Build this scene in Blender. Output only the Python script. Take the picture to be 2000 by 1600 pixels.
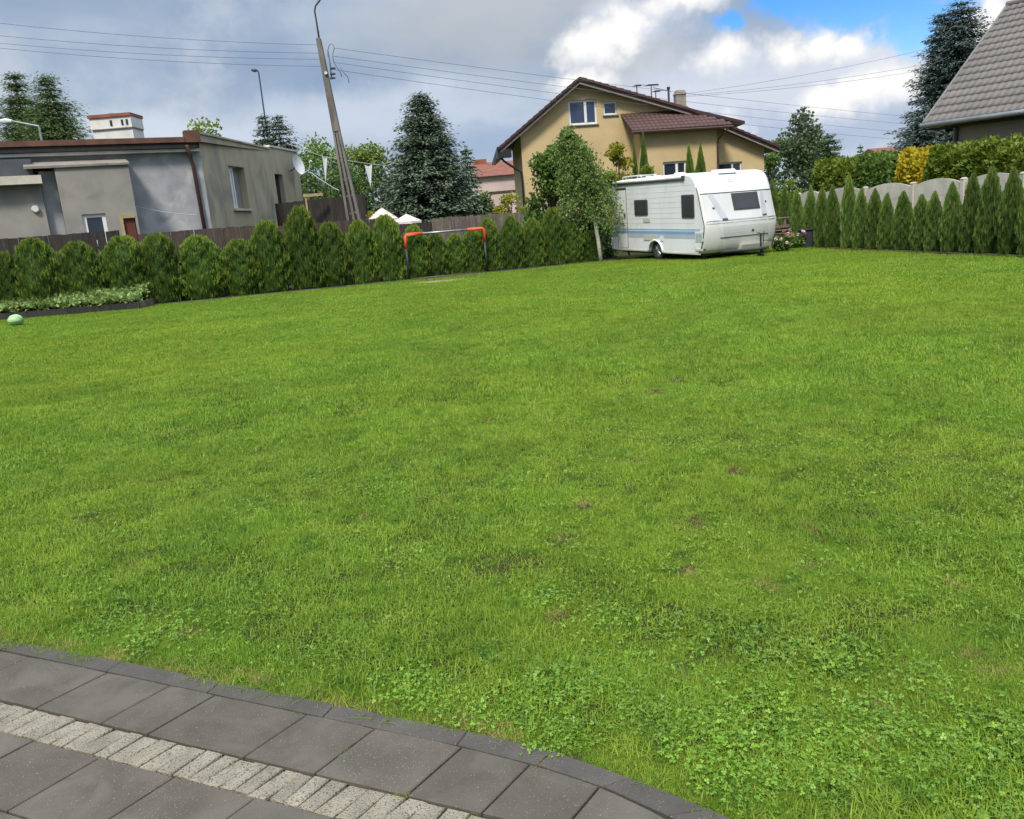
import bpy, math, random
import numpy as np
from mathutils import Matrix, Vector

for _o in list(bpy.data.objects):
    bpy.data.objects.remove(_o)
scene = bpy.context.scene
COL = scene.collection
rng = np.random.default_rng(7)
random.seed(7)

# ------------------------------------------------------------------ camera
F, ROLL, EYE, HORIZON = 1600.0, math.radians(4.7), 1.6, 432.0
PITCH = math.atan((800 - HORIZON) * math.cos(ROLL) / F)
_f = np.array([0, math.cos(PITCH), -math.sin(PITCH)])
_u0 = np.array([0, math.sin(PITCH), math.cos(PITCH)])
_r = math.cos(ROLL) * np.array([1.0, 0, 0]) - math.sin(ROLL) * _u0
_u = math.sin(ROLL) * np.array([1.0, 0, 0]) + math.cos(ROLL) * _u0
CAM = np.array([0, 0, EYE])
cd = bpy.data.cameras.new("camera")
cd.sensor_fit = 'HORIZONTAL'; cd.sensor_width = 36.0; cd.lens = F / 2000 * 36
cd.clip_start = 0.05; cd.clip_end = 3000
cam = bpy.data.objects.new("camera", cd)
COL.objects.link(cam)
cam.matrix_world = Matrix(((_r[0], _u[0], -_f[0], 0), (_r[1], _u[1], -_f[1], 0), (_r[2], _u[2], -_f[2], EYE), (0, 0, 0, 1)))
scene.camera = cam

def ray(x, y):
    return _f + _r * (x - 1000) / F + _u * (800 - y) / F
def ground_at(x, y, z=0.0):                      # photograph point lying on the ground
    d = ray(x, y); return CAM + d * ((z - EYE) / d[2])
def at(x, y, Y):                                 # photograph point at the distance Y ahead
    d = ray(x, y); return CAM + d * (Y / d[1])
def proj(p):
    q = np.array(p) - CAM; z = q @ _f
    return 1000 + F * (q @ _r) / z, 800 - F * (q @ _u) / z

# ------------------------------------------------------------------ light, sky, exposure
SUN_AZ, SUN_EL = math.radians(196), math.radians(50)      # azimuth from +Y towards +X
sun_dir = Vector((math.sin(SUN_AZ) * math.cos(SUN_EL), math.cos(SUN_AZ) * math.cos(SUN_EL), math.sin(SUN_EL)))
sl = bpy.data.lights.new("sun", 'SUN'); sl.energy = 2.1; sl.angle = math.radians(12); sl.color = (1.0, 0.94, 0.83)
so = bpy.data.objects.new("sun", sl); COL.objects.link(so)
so.rotation_euler = sun_dir.to_track_quat('Z', 'Y').to_euler(); so.location = (20, -20, 40)

SKY_DARK, SKY_LIGHT = (0.270, 0.365, 0.520), (0.50, 0.575, 0.68)
world = bpy.data.worlds.new("World"); scene.world = world; world.use_nodes = True
wn, wl = world.node_tree.nodes, world.node_tree.links
for n in list(wn): wn.remove(n)
def N(t, **kw):
    n = wn.new(t)
    for k, v in kw.items(): setattr(n, k, v)
    return n
def inp(n, i, v):
    if isinstance(v, bpy.types.NodeSocket): wl.new(v, n.inputs[i])
    else: n.inputs[i].default_value = v
def wmath(op, a, b=0.0, c=0.0):
    n = N('ShaderNodeMath', operation=op); inp(n, 0, a); inp(n, 1, b); inp(n, 2, c); return n.outputs[0]
def wvec(op, a, b, out=0):
    n = N('ShaderNodeVectorMath', operation=op); inp(n, 0, a); inp(n, 1, b); return n.outputs[out]
def wramp(v, lo, hi, a=0.0, b=1.0):
    n = N('ShaderNodeMapRange', interpolation_type='SMOOTHSTEP'); inp(n, 0, v); inp(n, 1, lo); inp(n, 2, hi); inp(n, 3, a); inp(n, 4, b); return n.outputs[0]
def wnoise(vec, scale, detail=6, rough=0.55, col=False):
    n = N('ShaderNodeTexNoise'); inp(n, 'Vector', vec); inp(n, 'Scale', scale); inp(n, 'Detail', detail); inp(n, 'Roughness', rough)
    return n.outputs['Color' if col else 'Fac']
def wmix(f, a, b):
    n = N('ShaderNodeMix', data_type='RGBA'); inp(n, 0, f); inp(n, 6, a); inp(n, 7, b); return n.outputs[2]
def rgb(r, g, b): return (r, g, b, 1.0)
tc = N('ShaderNodeTexCoord').outputs['Generated']
sep = N('ShaderNodeSeparateXYZ'); wl.new(tc, sep.inputs[0])
zc = wmath('ADD', wmath('MAXIMUM', sep.outputs[2], 0.0), 0.22)
comb = N('ShaderNodeCombineXYZ')
wl.new(wmath('DIVIDE', sep.outputs[0], zc), comb.inputs[0]); wl.new(wmath('DIVIDE', sep.outputs[1], zc), comb.inputs[1])
plane = comb.outputs[0]                                           # the cloud layer seen in perspective
n_tex = wnoise(tc, 5.5, 6, 0.62)
wobc = N('ShaderNodeTexNoise'); inp(wobc, 'Vector', tc); inp(wobc, 'Scale', 7.0); inp(wobc, 'Detail', 5.0); inp(wobc, 'Roughness', 0.62)
wob = wvec('MULTIPLY', wvec('SUBTRACT', wobc.outputs['Color'], (0.5, 0.5, 0.5)), (0.16, 0.11, 0.0))
n_big = wnoise(plane, 0.9, 5, 0.55)
aec = N('ShaderNodeCombineXYZ')                                   # compass bearing and height above the horizon, softly warped
wl.new(wmath('ARCTAN2', sep.outputs[0], sep.outputs[1]), aec.inputs[0]); wl.new(wmath('ARCSINE', sep.outputs[2]), aec.inputs[1])
azel = wvec('ADD', aec.outputs[0], wob)
def bearing(x, y):
    c = ray(x, y); c = c / np.linalg.norm(c); return np.array([math.atan2(c[0], c[1]), math.asin(c[2]), 0.0])
def blobs(lst):
    """cloud patches given by where the photograph shows them (centre and radii in photograph pixels)"""
    o = None
    for cx, cy, rx, ry in lst:
        c = bearing(cx, cy); kx, ky = 1 / np.linalg.norm(bearing(cx + rx, cy) - c), 1 / np.linalg.norm(bearing(cx, cy - ry) - c)
        v = N('ShaderNodeVectorMath', operation='MULTIPLY_ADD'); wl.new(azel, v.inputs[0]); v.inputs[1].default_value = (kx, ky, 0); v.inputs[2].default_value = (-c[0] * kx, -c[1] * ky, 0)
        ln = N('ShaderNodeVectorMath', operation='LENGTH'); wl.new(v.outputs[0], ln.inputs[0]); d = ln.outputs['Value']
        o = d if o is None else wmath('MINIMUM', o, d)
    return wmath('SUBTRACT', 1.6, o)
grey = wmix(wramp(n_big, 0.36, 0.66), rgb(*SKY_DARK), rgb(*SKY_LIGHT))
grey = wmix(wmath('MULTIPLY', wramp(n_tex, 0.46, 0.66), 0.6), grey, rgb(0.60, 0.65, 0.72))
veil = wramp(blobs([(760, 215, 330, 60), (380, 250, 330, 50), (1250, 330, 260, 60)]), 0.1, 1.3)
grey = wmix(wmath('MULTIPLY', veil, 0.55), grey, rgb(0.68, 0.75, 0.85))
warm = wramp(blobs([(960, 55, 260, 85), (1120, 20, 150, 60), (1230, 130, 150, 40)]), 0.1, 1.3)
grey = wmix(wmath('MULTIPLY', warm, 0.65), grey, rgb(0.50, 0.52, 0.545))
pale = wramp(blobs([(1480, 190, 360, 95), (1650, 160, 240, 90), (1240, 60, 90, 60)]), 0.1, 1.3)
grey = wmix(wmath('MULTIPLY', pale, 0.75), grey, rgb(0.74, 0.77, 0.86))
dusk = wramp(blobs([(1680, 265, 150, 38), (1480, 255, 120, 40), (1000, 270, 160, 40)]), 0.2, 1.3)
grey = wmix(wmath('MULTIPLY', dusk, 0.6), grey, rgb(0.36, 0.46, 0.64))
puffs = blobs([(1150, 105, 62, 34), (1205, 92, 50, 26), (1120, 165, 42, 34), (1240, 60, 45, 32), (1340, 12, 75, 34), (1420, 122, 74, 32),
               (1545, 96, 58, 38), (1610, 78, 52, 38), (1672, 84, 48, 30), (1640, 190, 82, 30), (1725, 175, 72, 34), (1925, 55, 34, 42), (1445, 250, 34, 34)])
puff = wramp(wmath('ADD', puffs, wmath('MULTIPLY', wmath('SUBTRACT', n_tex, 0.5), 2.4)), 0.10, 1.45)
high = wramp(sep.outputs[2], 0.36, 0.55)
gen = wmath('MULTIPLY', wramp(n_tex, 0.56, 0.70), high)
puff = wmath('MAXIMUM', puff, gen)
zen = N('ShaderNodeVectorMath', operation='SCALE'); wl.new(grey, zen.inputs[0]); wl.new(wramp(sep.outputs[2], 0.30, 0.90, 1.0, 3.4), zen.inputs['Scale']); grey = zen.outputs[0]   # an overcast sky is brighter overhead
cloud = wmix(puff, grey, wmix(wramp(wobc.outputs['Fac'], 0.35, 0.65), rgb(0.92, 0.92, 0.93), rgb(1.08, 1.04, 0.97)))
hole = wramp(wmath('ADD', blobs([(1700, -5, 230, 70), (1810, 45, 130, 60), (1560, -10, 130, 58), (1420, 62, 60, 34)]), wmath('MULTIPLY', wmath('SUBTRACT', n_tex, 0.5), 1.2)), 0.5, 1.1)
hole = wmath('MULTIPLY', hole, wmath('SUBTRACT', 1.0, wmath('MULTIPLY', puff, 0.95)))
hole = wmath('MAXIMUM', hole, wmath('MULTIPLY', wmath('MULTIPLY', wramp(n_big, 0.60, 0.70), high), wmath('SUBTRACT', 1.0, gen)))
sky = N('ShaderNodeTexSky', sky_type='NISHITA', sun_disc=False)
sky.sun_elevation = SUN_EL; sky.sun_rotation = SUN_AZ; sky.altitude = 100; sky.dust_density = 0.6
hs = N('ShaderNodeHueSaturation'); hs.inputs['Saturation'].default_value = 1.6; hs.inputs['Hue'].default_value = 0.515; wl.new(sky.outputs[0], hs.inputs['Color'])
bg1 = N('ShaderNodeBackground'); wl.new(hs.outputs[0], bg1.inputs[0]); bg1.inputs[1].default_value = 0.088
bg2 = N('ShaderNodeBackground'); wl.new(cloud, bg2.inputs[0]); bg2.inputs[1].default_value = 0.56
ms = N('ShaderNodeMixShader'); wl.new(hole, ms.inputs[0]); wl.new(bg2.outputs[0], ms.inputs[1]); wl.new(bg1.outputs[0], ms.inputs[2])
world.cycles.sampling_method = 'MANUAL'; world.cycles.sample_map_resolution = 512
wo = N('ShaderNodeOutputWorld'); wl.new(ms.outputs[0], wo.inputs[0])

scene.view_settings.view_transform = 'Standard'; scene.view_settings.look = 'None'
scene.view_settings.exposure = 0.95; scene.view_settings.gamma = 1.0; scene.view_settings.use_curve_mapping = False
scene.render.engine = 'CYCLES'
scene.cycles.max_bounces = 4; scene.cycles.diffuse_bounces = 2; scene.cycles.transmission_bounces = 2; scene.cycles.glossy_bounces = 2; scene.cycles.transparent_max_bounces = 6
scene.cycles.use_denoising = True; scene.cycles.adaptive_threshold = 0.02

# ------------------------------------------------------------------ materials
def material(name, color, rough=0.7, var=0.12, scale=3.0, bump=0.0, bscale=40.0, color2=None, lo=0.35, hi=0.65, metallic=0.0, spec=0.4, coord='Object', speck=None, stretch=None, stain=None):
    m = bpy.data.materials.new(name); m.use_nodes = True
    nt = m.node_tree; nd, lk = nt.nodes, nt.links
    b = nd['Principled BSDF']; b.inputs['Roughness'].default_value = rough; b.inputs['Metallic'].default_value = metallic
    b.inputs['Specular IOR Level'].default_value = spec
    if coord == 'World':
        vec = nd.new('ShaderNodeNewGeometry').outputs['Position']
    else:
        vec = nd.new('ShaderNodeTexCoord').outputs[coord]
    if stretch:
        mp = nd.new('ShaderNodeMapping'); mp.inputs['Scale'].default_value = stretch; lk.new(vec, mp.inputs[0]); vec = mp.outputs[0]
    no = nd.new('ShaderNodeTexNoise'); no.inputs['Scale'].default_value = scale; no.inputs['Detail'].default_value = 5; no.inputs['Roughness'].default_value = 0.6
    lk.new(vec, no.inputs['Vector'])
    mr = nd.new('ShaderNodeMapRange'); mr.inputs[1].default_value = lo; mr.inputs[2].default_value = hi; lk.new(no.outputs[0], mr.inputs[0])
    c2 = color2 if color2 else tuple(c * (1 - 2 * var) for c in color)
    c1 = color if color2 else tuple(min(1, c * (1 + var)) for c in color)
    mx = nd.new('ShaderNodeMix'); mx.data_type = 'RGBA'; lk.new(mr.outputs[0], mx.inputs[0])
    mx.inputs[6].default_value = (*c1, 1); mx.inputs[7].default_value = (*c2, 1)
    out = mx.outputs[2]
    oi = nd.new('ShaderNodeObjectInfo')
    if speck:
        sn = nd.new('ShaderNodeTexNoise'); sn.inputs['Scale'].default_value = speck[0]; sn.inputs['Detail'].default_value = 2; lk.new(vec, sn.inputs['Vector'])
        sr = nd.new('ShaderNodeMapRange'); sr.inputs[1].default_value = speck[1]; sr.inputs[2].default_value = speck[1] + 0.06; lk.new(sn.outputs[0], sr.inputs[0])
        m3 = nd.new('ShaderNodeMix'); m3.data_type = 'RGBA'; lk.new(sr.outputs[0], m3.inputs[0]); lk.new(out, m3.inputs[6]); m3.inputs[7].default_value = (*speck[2], 1); out = m3.outputs[2]
    if stain:
        sn = nd.new('ShaderNodeTexNoise'); sn.inputs['Scale'].default_value = stain[0]; sn.inputs['Detail'].default_value = 5; sn.inputs['Distortion'].default_value = 1.2; lk.new(vec, sn.inputs['Vector'])
        sr = nd.new('ShaderNodeMapRange'); sr.inputs[1].default_value = stain[1]; sr.inputs[2].default_value = stain[1] + 0.13; sr.inputs[4].default_value = stain[3]; lk.new(sn.outputs[0], sr.inputs[0])
        m3 = nd.new('ShaderNodeMix'); m3.data_type = 'RGBA'; lk.new(sr.outputs[0], m3.inputs[0]); lk.new(out, m3.inputs[6]); m3.inputs[7].default_value = (*stain[2], 1); out = m3.outputs[2]
    hv = nd.new('ShaderNodeHueSaturation'); lk.new(out, hv.inputs['Color'])
    vr = nd.new('ShaderNodeMapRange'); vr.inputs[3].default_value = 1 - var * 0.9; vr.inputs[4].default_value = 1 + var * 0.9; lk.new(oi.outputs['Random'], vr.inputs[0]); lk.new(vr.outputs[0], hv.inputs['Value'])
    lk.new(hv.outputs[0], b.inputs['Base Color'])
    if bump > 0:
        bn = nd.new('ShaderNodeTexNoise'); bn.inputs['Scale'].default_value = bscale; bn.inputs['Detail'].default_value = 5; lk.new(vec, bn.inputs['Vector'])
        bp = nd.new('ShaderNodeBump'); bp.inputs['Strength'].default_value = bump; bp.inputs['Distance'].default_value = 0.02; lk.new(bn.outputs[0], bp.inputs['Height']); lk.new(bp.outputs[0], b.inputs['Normal'])
    return m

def leaf_material(name, ca, cb, trans=0.3, rough=0.55, patch=None, pscale=0.5, spec=0.3):
    """foliage: each leaf carries its own tint between ca and cb; patch adds a third colour by place"""
    m = bpy.data.materials.new(name); m.use_nodes = True
    nt = m.node_tree; nd, lk = nt.nodes, nt.links
    b = nd['Principled BSDF']; b.inputs['Roughness'].default_value = rough; b.inputs['Specular IOR Level'].default_value = spec
    at_ = nd.new('ShaderNodeAttribute'); at_.attribute_name = 'tint'
    mx = nd.new('ShaderNodeMix'); mx.data_type = 'RGBA'; lk.new(at_.outputs['Fac'], mx.inputs[0])
    mx.inputs[6].default_value = (*ca, 1); mx.inputs[7].default_value = (*cb, 1); out = mx.outputs[2]
    if patch:
        ps = nd.new('ShaderNodeNewGeometry').outputs['Position']
        for (sc_, lo, hi, col_, amt) in patch:
            no = nd.new('ShaderNodeTexNoise'); no.inputs['Scale'].default_value = sc_; no.inputs['Detail'].default_value = 2; lk.new(ps, no.inputs['Vector'])
            mr = nd.new('ShaderNodeMapRange'); mr.inputs[1].default_value = lo; mr.inputs[2].default_value = hi; mr.inputs[4].default_value = amt; lk.new(no.outputs[0], mr.inputs[0])
            m2 = nd.new('ShaderNodeMix'); m2.data_type = 'RGBA'; lk.new(mr.outputs[0], m2.inputs[0]); lk.new(out, m2.inputs[6]); m2.inputs[7].default_value = (*col_, 1); out = m2.outputs[2]
    oi = nd.new('ShaderNodeObjectInfo'); hv = nd.new('ShaderNodeHueSaturation'); lk.new(out, hv.inputs['Color'])
    vr = nd.new('ShaderNodeMapRange'); vr.inputs[3].default_value = 0.80; vr.inputs[4].default_value = 1.20; lk.new(oi.outputs['Random'], vr.inputs[0]); lk.new(vr.outputs[0], hv.inputs['Value'])
    out = hv.outputs[0]
    lk.new(out, b.inputs['Base Color'])
    tr = nd.new('ShaderNodeBsdfTranslucent'); lk.new(out, tr.inputs[0])
    mxs = nd.new('ShaderNodeMixShader'); mxs.inputs[0].default_value = trans
    lk.new(b.outputs[0], mxs.inputs[1]); lk.new(tr.outputs[0], mxs.inputs[2]); lk.new(mxs.outputs[0], nd['Material Output'].inputs['Surface'])
    return m

M = {}
def mk(name, *a, **k): M[name] = material(name, *a, **k); return M[name]
mk('slab', (0.098, 0.083, 0.064), 0.8, 0.10, 5.0, 0.25, 160, speck=(230, 0.66, (0.26, 0.25, 0.24)), stain=(3.1, 0.50, (0.122, 0.108, 0.088), 0.75), coord='World', spec=0.2)
mk('kerb', (0.076, 0.066, 0.054), 0.82, 0.10, 6.0, 0.3, 160, speck=(210, 0.68, (0.22, 0.22, 0.21)), coord='World')
mk('sett', (0.275, 0.240, 0.172), 0.8, 0.12, 9.0, 0.6, 150, speck=(170, 0.57, (0.085, 0.075, 0.06)), coord='World')
mk('joint', (0.020, 0.018, 0.014), 0.95, 0.2, 12, 0.3, 120, coord='World')
mk('soil', (0.055, 0.040, 0.026), 0.95, 0.25, 3, 0.6, 60, coord='World', color2=(0.035, 0.028, 0.018), spec=0.05)
mk('turf', (0.038, 0.050, 0.012), 0.95, 0.2, 2.0, 0.6, 50, coord='World', color2=(0.045, 0.038, 0.018), spec=0.05)
mk('far_ground', (0.06, 0.09, 0.025), 0.95, 0.2, 0.3, coord='World')
mk('sand', (0.30, 0.23, 0.13), 0.95, 0.15, 6, 0.4, 60, coord='World', spec=0.05)
mk('edging', (0.07, 0.07, 0.07), 0.6, 0.1)
mk('render_grey', (0.34, 0.34, 0.345), 0.9, 0.10, 1.6, 0.25, 30, color2=(0.25, 0.255, 0.27), coord='World', stain=(0.9, 0.52, (0.44, 0.44, 0.42), 0.8))
mk('render_brown', (0.285, 0.262, 0.225), 0.9, 0.10, 1.4, 0.25, 30, color2=(0.225, 0.215, 0.195), coord='World', stain=(0.6, 0.54, (0.18, 0.172, 0.158), 0.7))
mk('render_ochre', (0.46, 0.395, 0.265), 0.9, 0.10, 1.3, 0.25, 30, color2=(0.37, 0.325, 0.23), coord='World', stain=(0.7, 0.52, (0.25, 0.228, 0.185), 0.85), stretch=(1, 1, 0.45))
mk('render_yellow', (0.53, 0.395, 0.205), 0.9, 0.06, 0.7, 0.15, 60, coord='World', stain=(0.35, 0.52, (0.46, 0.355, 0.200), 0.6))
mk('render_plinth', (0.48, 0.385, 0.29), 0.9, 0.08, 0.7, 0.15, 60, coord='World')
mk('render_taupe', (0.34, 0.29, 0.235), 0.9, 0.08, 0.7, 0.15, 60, coord='World')
mk('render_pink', (0.52, 0.40, 0.37), 0.9, 0.08, 0.5, 0.1, 60, coord='World')
mk('render_white', (0.60, 0.58, 0.54), 0.85, 0.08, 2.0, 0.15, 50, coord='World')
mk('concrete', (0.52, 0.475, 0.39), 0.9, 0.08, 2.5, 0.3, 50, coord='World')
mk('pole_concrete', (0.135, 0.120, 0.105), 0.9, 0.16, 3.0, 0.3, 40, coord='World', stain=(1.2, 0.5, (0.21, 0.185, 0.16), 0.7), stretch=(1, 1, 0.3))
mk('concrete_dark', (0.245, 0.215, 0.175), 0.9, 0.14, 2.0, 0.3, 40, coord='World')
mk('fascia_rust', (0.115, 0.052, 0.032), 0.7, 0.18, 2.0, 0.1, 40, coord='World')
mk('dark_timber', (0.030, 0.027, 0.023), 0.85, 0.25, 3.0, 0.3, 40, stretch=(8, 8, 0.8))
mk('fence_dark', (0.036, 0.028, 0.024), 0.85, 0.22, 3.0, 0.4, 40, stretch=(8, 8, 0.8), coord='World')
mk('fence_brown', (0.068, 0.050, 0.038), 0.85, 0.22, 3.0, 0.4, 40, stretch=(8, 8, 0.8), coord='World')
mk('fence_grey', (0.150, 0.122, 0.098), 0.85, 0.22, 3.0, 0.4, 40, stretch=(8, 8, 0.8), coord='World')
mk('plank_light', (0.36, 0.27, 0.16), 0.8, 0.15, 3.0)
mk('old_wood', (0.20, 0.155, 0.115), 0.85, 0.2, 4.0, 0.3, 40)
mk('roof_brown', (0.085, 0.040, 0.034), 0.6, 0.10, 1.2, 0.05, 40, coord='World')
mk('roof_brown_edge', (0.060, 0.026, 0.024), 0.5, 0.10, 1.2, 0.05, 40, coord='World')
mk('roof_grey', (0.138, 0.121, 0.105), 0.42, 0.06, 1.4, 0.08, 60, coord='World')
mk('roof_red', (0.22, 0.075, 0.045), 0.8, 0.15, 2.0, coord='World')
mk('pvc', (0.70, 0.70, 0.69), 0.35, 0.03)
mk('soffit', (0.22, 0.20, 0.17), 0.8, 0.08)
mk('pipe_brown', (0.080, 0.040, 0.032), 0.45, 0.10)
mk('pipe_dark', (0.022, 0.022, 0.024), 0.4, 0.10)
mk('door_red', (0.115, 0.032, 0.018), 0.6, 0.15, 4.0, stretch=(6, 6, 0.6))
mk('trim_yellow', (0.36, 0.28, 0.14), 0.7, 0.12)
mk('glass', (0.020, 0.026, 0.036), 0.06, 0.05, spec=0.7)
mk('glass_blue', (0.030, 0.048, 0.10), 0.08, 0.05, spec=0.8)
mk('cable', (0.10, 0.11, 0.13), 0.6, 0.05)
mk('cable_light', (0.42, 0.42, 0.40), 0.6, 0.05)
mk('steel', (0.35, 0.36, 0.37), 0.4, 0.08, metallic=0.7)
mk('steel_dark', (0.060, 0.066, 0.075), 0.45, 0.08)
mk('dish', (0.55, 0.56, 0.56), 0.45, 0.05)
mk('canvas', (0.66, 0.56, 0.50), 0.85, 0.05, 2.0)
mk('flag', (0.52, 0.54, 0.54), 0.85, 0.04)
mk('orange', (0.72, 0.085, 0.035), 0.45, 0.05)
mk('goal_black', (0.020, 0.026, 0.026), 0.5, 0.1)
mk('ball', (0.34, 0.52, 0.24), 0.5, 0.06, 4.0, 0.1, 60)
mk('ball_seam', (0.16, 0.34, 0.12), 0.5, 0.06)
mk('gelcoat', (0.70, 0.70, 0.675), 0.32, 0.03, 1.2, 0.06, 8, spec=0.5, stain=(1.3, 0.56, (0.50, 0.49, 0.44), 0.5), stretch=(1, 1, 0.5))
mk('gelcoat_front', (0.60, 0.60, 0.59), 0.25, 0.03, 1.2, 0.04, 6, spec=0.5)
mk('gelcoat_aged', (0.50, 0.48, 0.39), 0.35, 0.05, 2.0, spec=0.5)
mk('stripe_blue', (0.19, 0.34, 0.50), 0.35, 0.04, spec=0.5)
mk('stripe_grey', (0.40, 0.425, 0.455), 0.35, 0.04, spec=0.5)
mk('seam', (0.055, 0.058, 0.060), 0.6, 0.05)
mk('acrylic', (0.040, 0.040, 0.046), 0.10, 0.05, spec=0.7)
mk('lamp_grey', (0.44, 0.455, 0.49), 0.3, 0.04, spec=0.6)
mk('lamp_red', (0.35, 0.03, 0.02), 0.3, 0.04)
mk('rubber', (0.018, 0.018, 0.019), 0.85, 0.1)
mk('bin', (0.018, 0.020, 0.026), 0.6, 0.15, 5.0)
mk('bark', (0.090, 0.070, 0.052), 0.9, 0.2, 6.0, 0.5, 30)
mk('birch_bark', (0.76, 0.70, 0.58), 0.8, 0.10, 6.0, 0.2, 40, stretch=(3, 3, 9), speck=(4.0, 0.64, (0.05, 0.045, 0.04)))
mk('rose', (0.70, 0.28, 0.36), 0.7, 0.2)
mk('rose_pale', (0.80, 0.62, 0.62), 0.7, 0.1)
mk('terracotta', (0.30, 0.10, 0.05), 0.8, 0.1)
mk('litter', (0.60, 0.60, 0.58), 0.7, 0.05)
M['grass'] = leaf_material('grass', (0.143, 0.272, 0.016), (0.296, 0.412, 0.042), 0.43, 0.5,
    patch=[(0.22, 0.45, 0.62, (0.282, 0.368, 0.026), 0.55), (0.85, 0.50, 0.66, (0.100, 0.240, 0.012), 0.35), (2.6, 0.52, 0.68, (0.340, 0.420, 0.045), 0.5), (6.5, 0.55, 0.70, (0.060, 0.170, 0.010), 0.6)], spec=0.35)
M['dry_grass'] = leaf_material('dry_grass', (0.42, 0.27, 0.10), (0.38, 0.30, 0.12), 0.25, 0.7)
M['clover'] = leaf_material('clover', (0.100, 0.228, 0.012), (0.245, 0.385, 0.036), 0.30, 0.42, spec=0.45)
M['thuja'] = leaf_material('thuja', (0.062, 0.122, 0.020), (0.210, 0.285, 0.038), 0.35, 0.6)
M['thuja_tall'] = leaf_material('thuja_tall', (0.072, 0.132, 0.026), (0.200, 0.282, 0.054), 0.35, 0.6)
M['thuja_gold'] = leaf_material('thuja_gold', (0.15, 0.17, 0.012), (0.34, 0.29, 0.018), 0.25, 0.6)
M['spruce'] = leaf_material('spruce', (0.058, 0.090, 0.054), (0.160, 0.208, 0.132), 0.12, 0.65)
M['spruce_green'] = leaf_material('spruce_green', (0.050, 0.092, 0.026), (0.135, 0.195, 0.060), 0.2, 0.65)
M['spruce_blue'] = leaf_material('spruce_blue', (0.062, 0.094, 0.078), (0.145, 0.195, 0.165), 0.12, 0.65)
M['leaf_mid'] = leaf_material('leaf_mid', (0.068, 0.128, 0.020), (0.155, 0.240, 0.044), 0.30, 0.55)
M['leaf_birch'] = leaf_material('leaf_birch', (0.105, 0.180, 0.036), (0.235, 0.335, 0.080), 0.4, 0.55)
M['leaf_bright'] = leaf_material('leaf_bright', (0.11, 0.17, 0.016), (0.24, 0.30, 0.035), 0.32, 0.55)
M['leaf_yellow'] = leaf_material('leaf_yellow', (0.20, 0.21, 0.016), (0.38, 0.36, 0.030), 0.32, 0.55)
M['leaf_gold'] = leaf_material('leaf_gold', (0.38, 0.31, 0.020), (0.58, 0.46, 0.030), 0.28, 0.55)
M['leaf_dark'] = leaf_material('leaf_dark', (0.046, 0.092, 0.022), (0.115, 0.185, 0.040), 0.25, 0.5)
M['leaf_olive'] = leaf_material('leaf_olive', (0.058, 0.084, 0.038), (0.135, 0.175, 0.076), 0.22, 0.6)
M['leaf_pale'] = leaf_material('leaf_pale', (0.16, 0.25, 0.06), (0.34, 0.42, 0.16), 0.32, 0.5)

# ------------------------------------------------------------------ building blocks
BASE = {}
def tag(o, label=None, cat=None, group=None, kind=None):
    if label: o['label'] = label
    if cat: o['category'] = cat
    if group: o['group'] = group
    if kind: o['kind'] = kind
    return o
def thing(name, loc, label, cat, group=None):
    o = bpy.data.objects.new(name, None); COL.objects.link(o); o.location = tuple(loc); o.empty_display_size = 0.2
    BASE[o.name] = np.array(loc, float)
    return tag(o, label, cat, group)
def mesh_from(name, V, Fc, mat, smooth=False, tint=None):
    me = bpy.data.meshes.new(name)
    if isinstance(Fc, np.ndarray):
        nf, k = Fc.shape
        me.vertices.add(len(V)); me.vertices.foreach_set('co', np.asarray(V, np.float32).ravel())
        me.loops.add(nf * k); me.loops.foreach_set('vertex_index', Fc.astype(np.int32).ravel())
        me.polygons.add(nf); me.polygons.foreach_set('loop_start', np.arange(0, nf * k, k, dtype=np.int32))
        me.polygons.foreach_set('loop_total', np.full(nf, k, np.int32))
        me.update(calc_edges=True)
    else:
        me.from_pydata([tuple(v) for v in V], [], Fc); me.update()
    if tint is not None:
        a = me.attributes.new('tint', 'FLOAT', 'FACE'); a.data.foreach_set('value', np.asarray(tint, np.float32))
    me.materials.append(M[mat] if isinstance(mat, str) else mat)
    if smooth:
        me.polygons.foreach_set('use_smooth', np.ones(len(me.polygons), bool))
    return me
def link(name, me, parent=None, loc=(0, 0, 0), rot=(0, 0, 0), scale=(1, 1, 1)):
    """loc is in the world; a parent only ever sits unrotated at its base"""
    o = bpy.data.objects.new(name, me); COL.objects.link(o)
    if parent is not None:
        o.parent = parent; o.location = tuple(np.array(loc, float) - BASE[parent.name])
        BASE[o.name] = np.array(loc, float)
    else:
        o.location = tuple(loc); BASE[o.name] = np.array(loc, float)
    o.rotation_euler = rot; o.scale = scale
    return o

class Frame:
    """a vertical plane: s along it, d out of it towards the garden, z up"""
    def __init__(self, p0, ang):
        self.p = np.array([p0[0], p0[1], 0.0]); self.a = np.array([math.cos(ang), math.sin(ang), 0]); self.n = np.array([math.sin(ang), -math.cos(ang), 0]); self.ang = ang
    def P(self, s, d, z): return self.p + self.a * s + self.n * d + np.array([0, 0, z])
    def px(self, x, y, d=0.0):
        r = ray(x, y); t = ((self.p + self.n * d - CAM) @ self.n) / (r @ self.n); q = CAM + r * t
        return (q - self.p) @ self.a, q[2]

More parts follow.
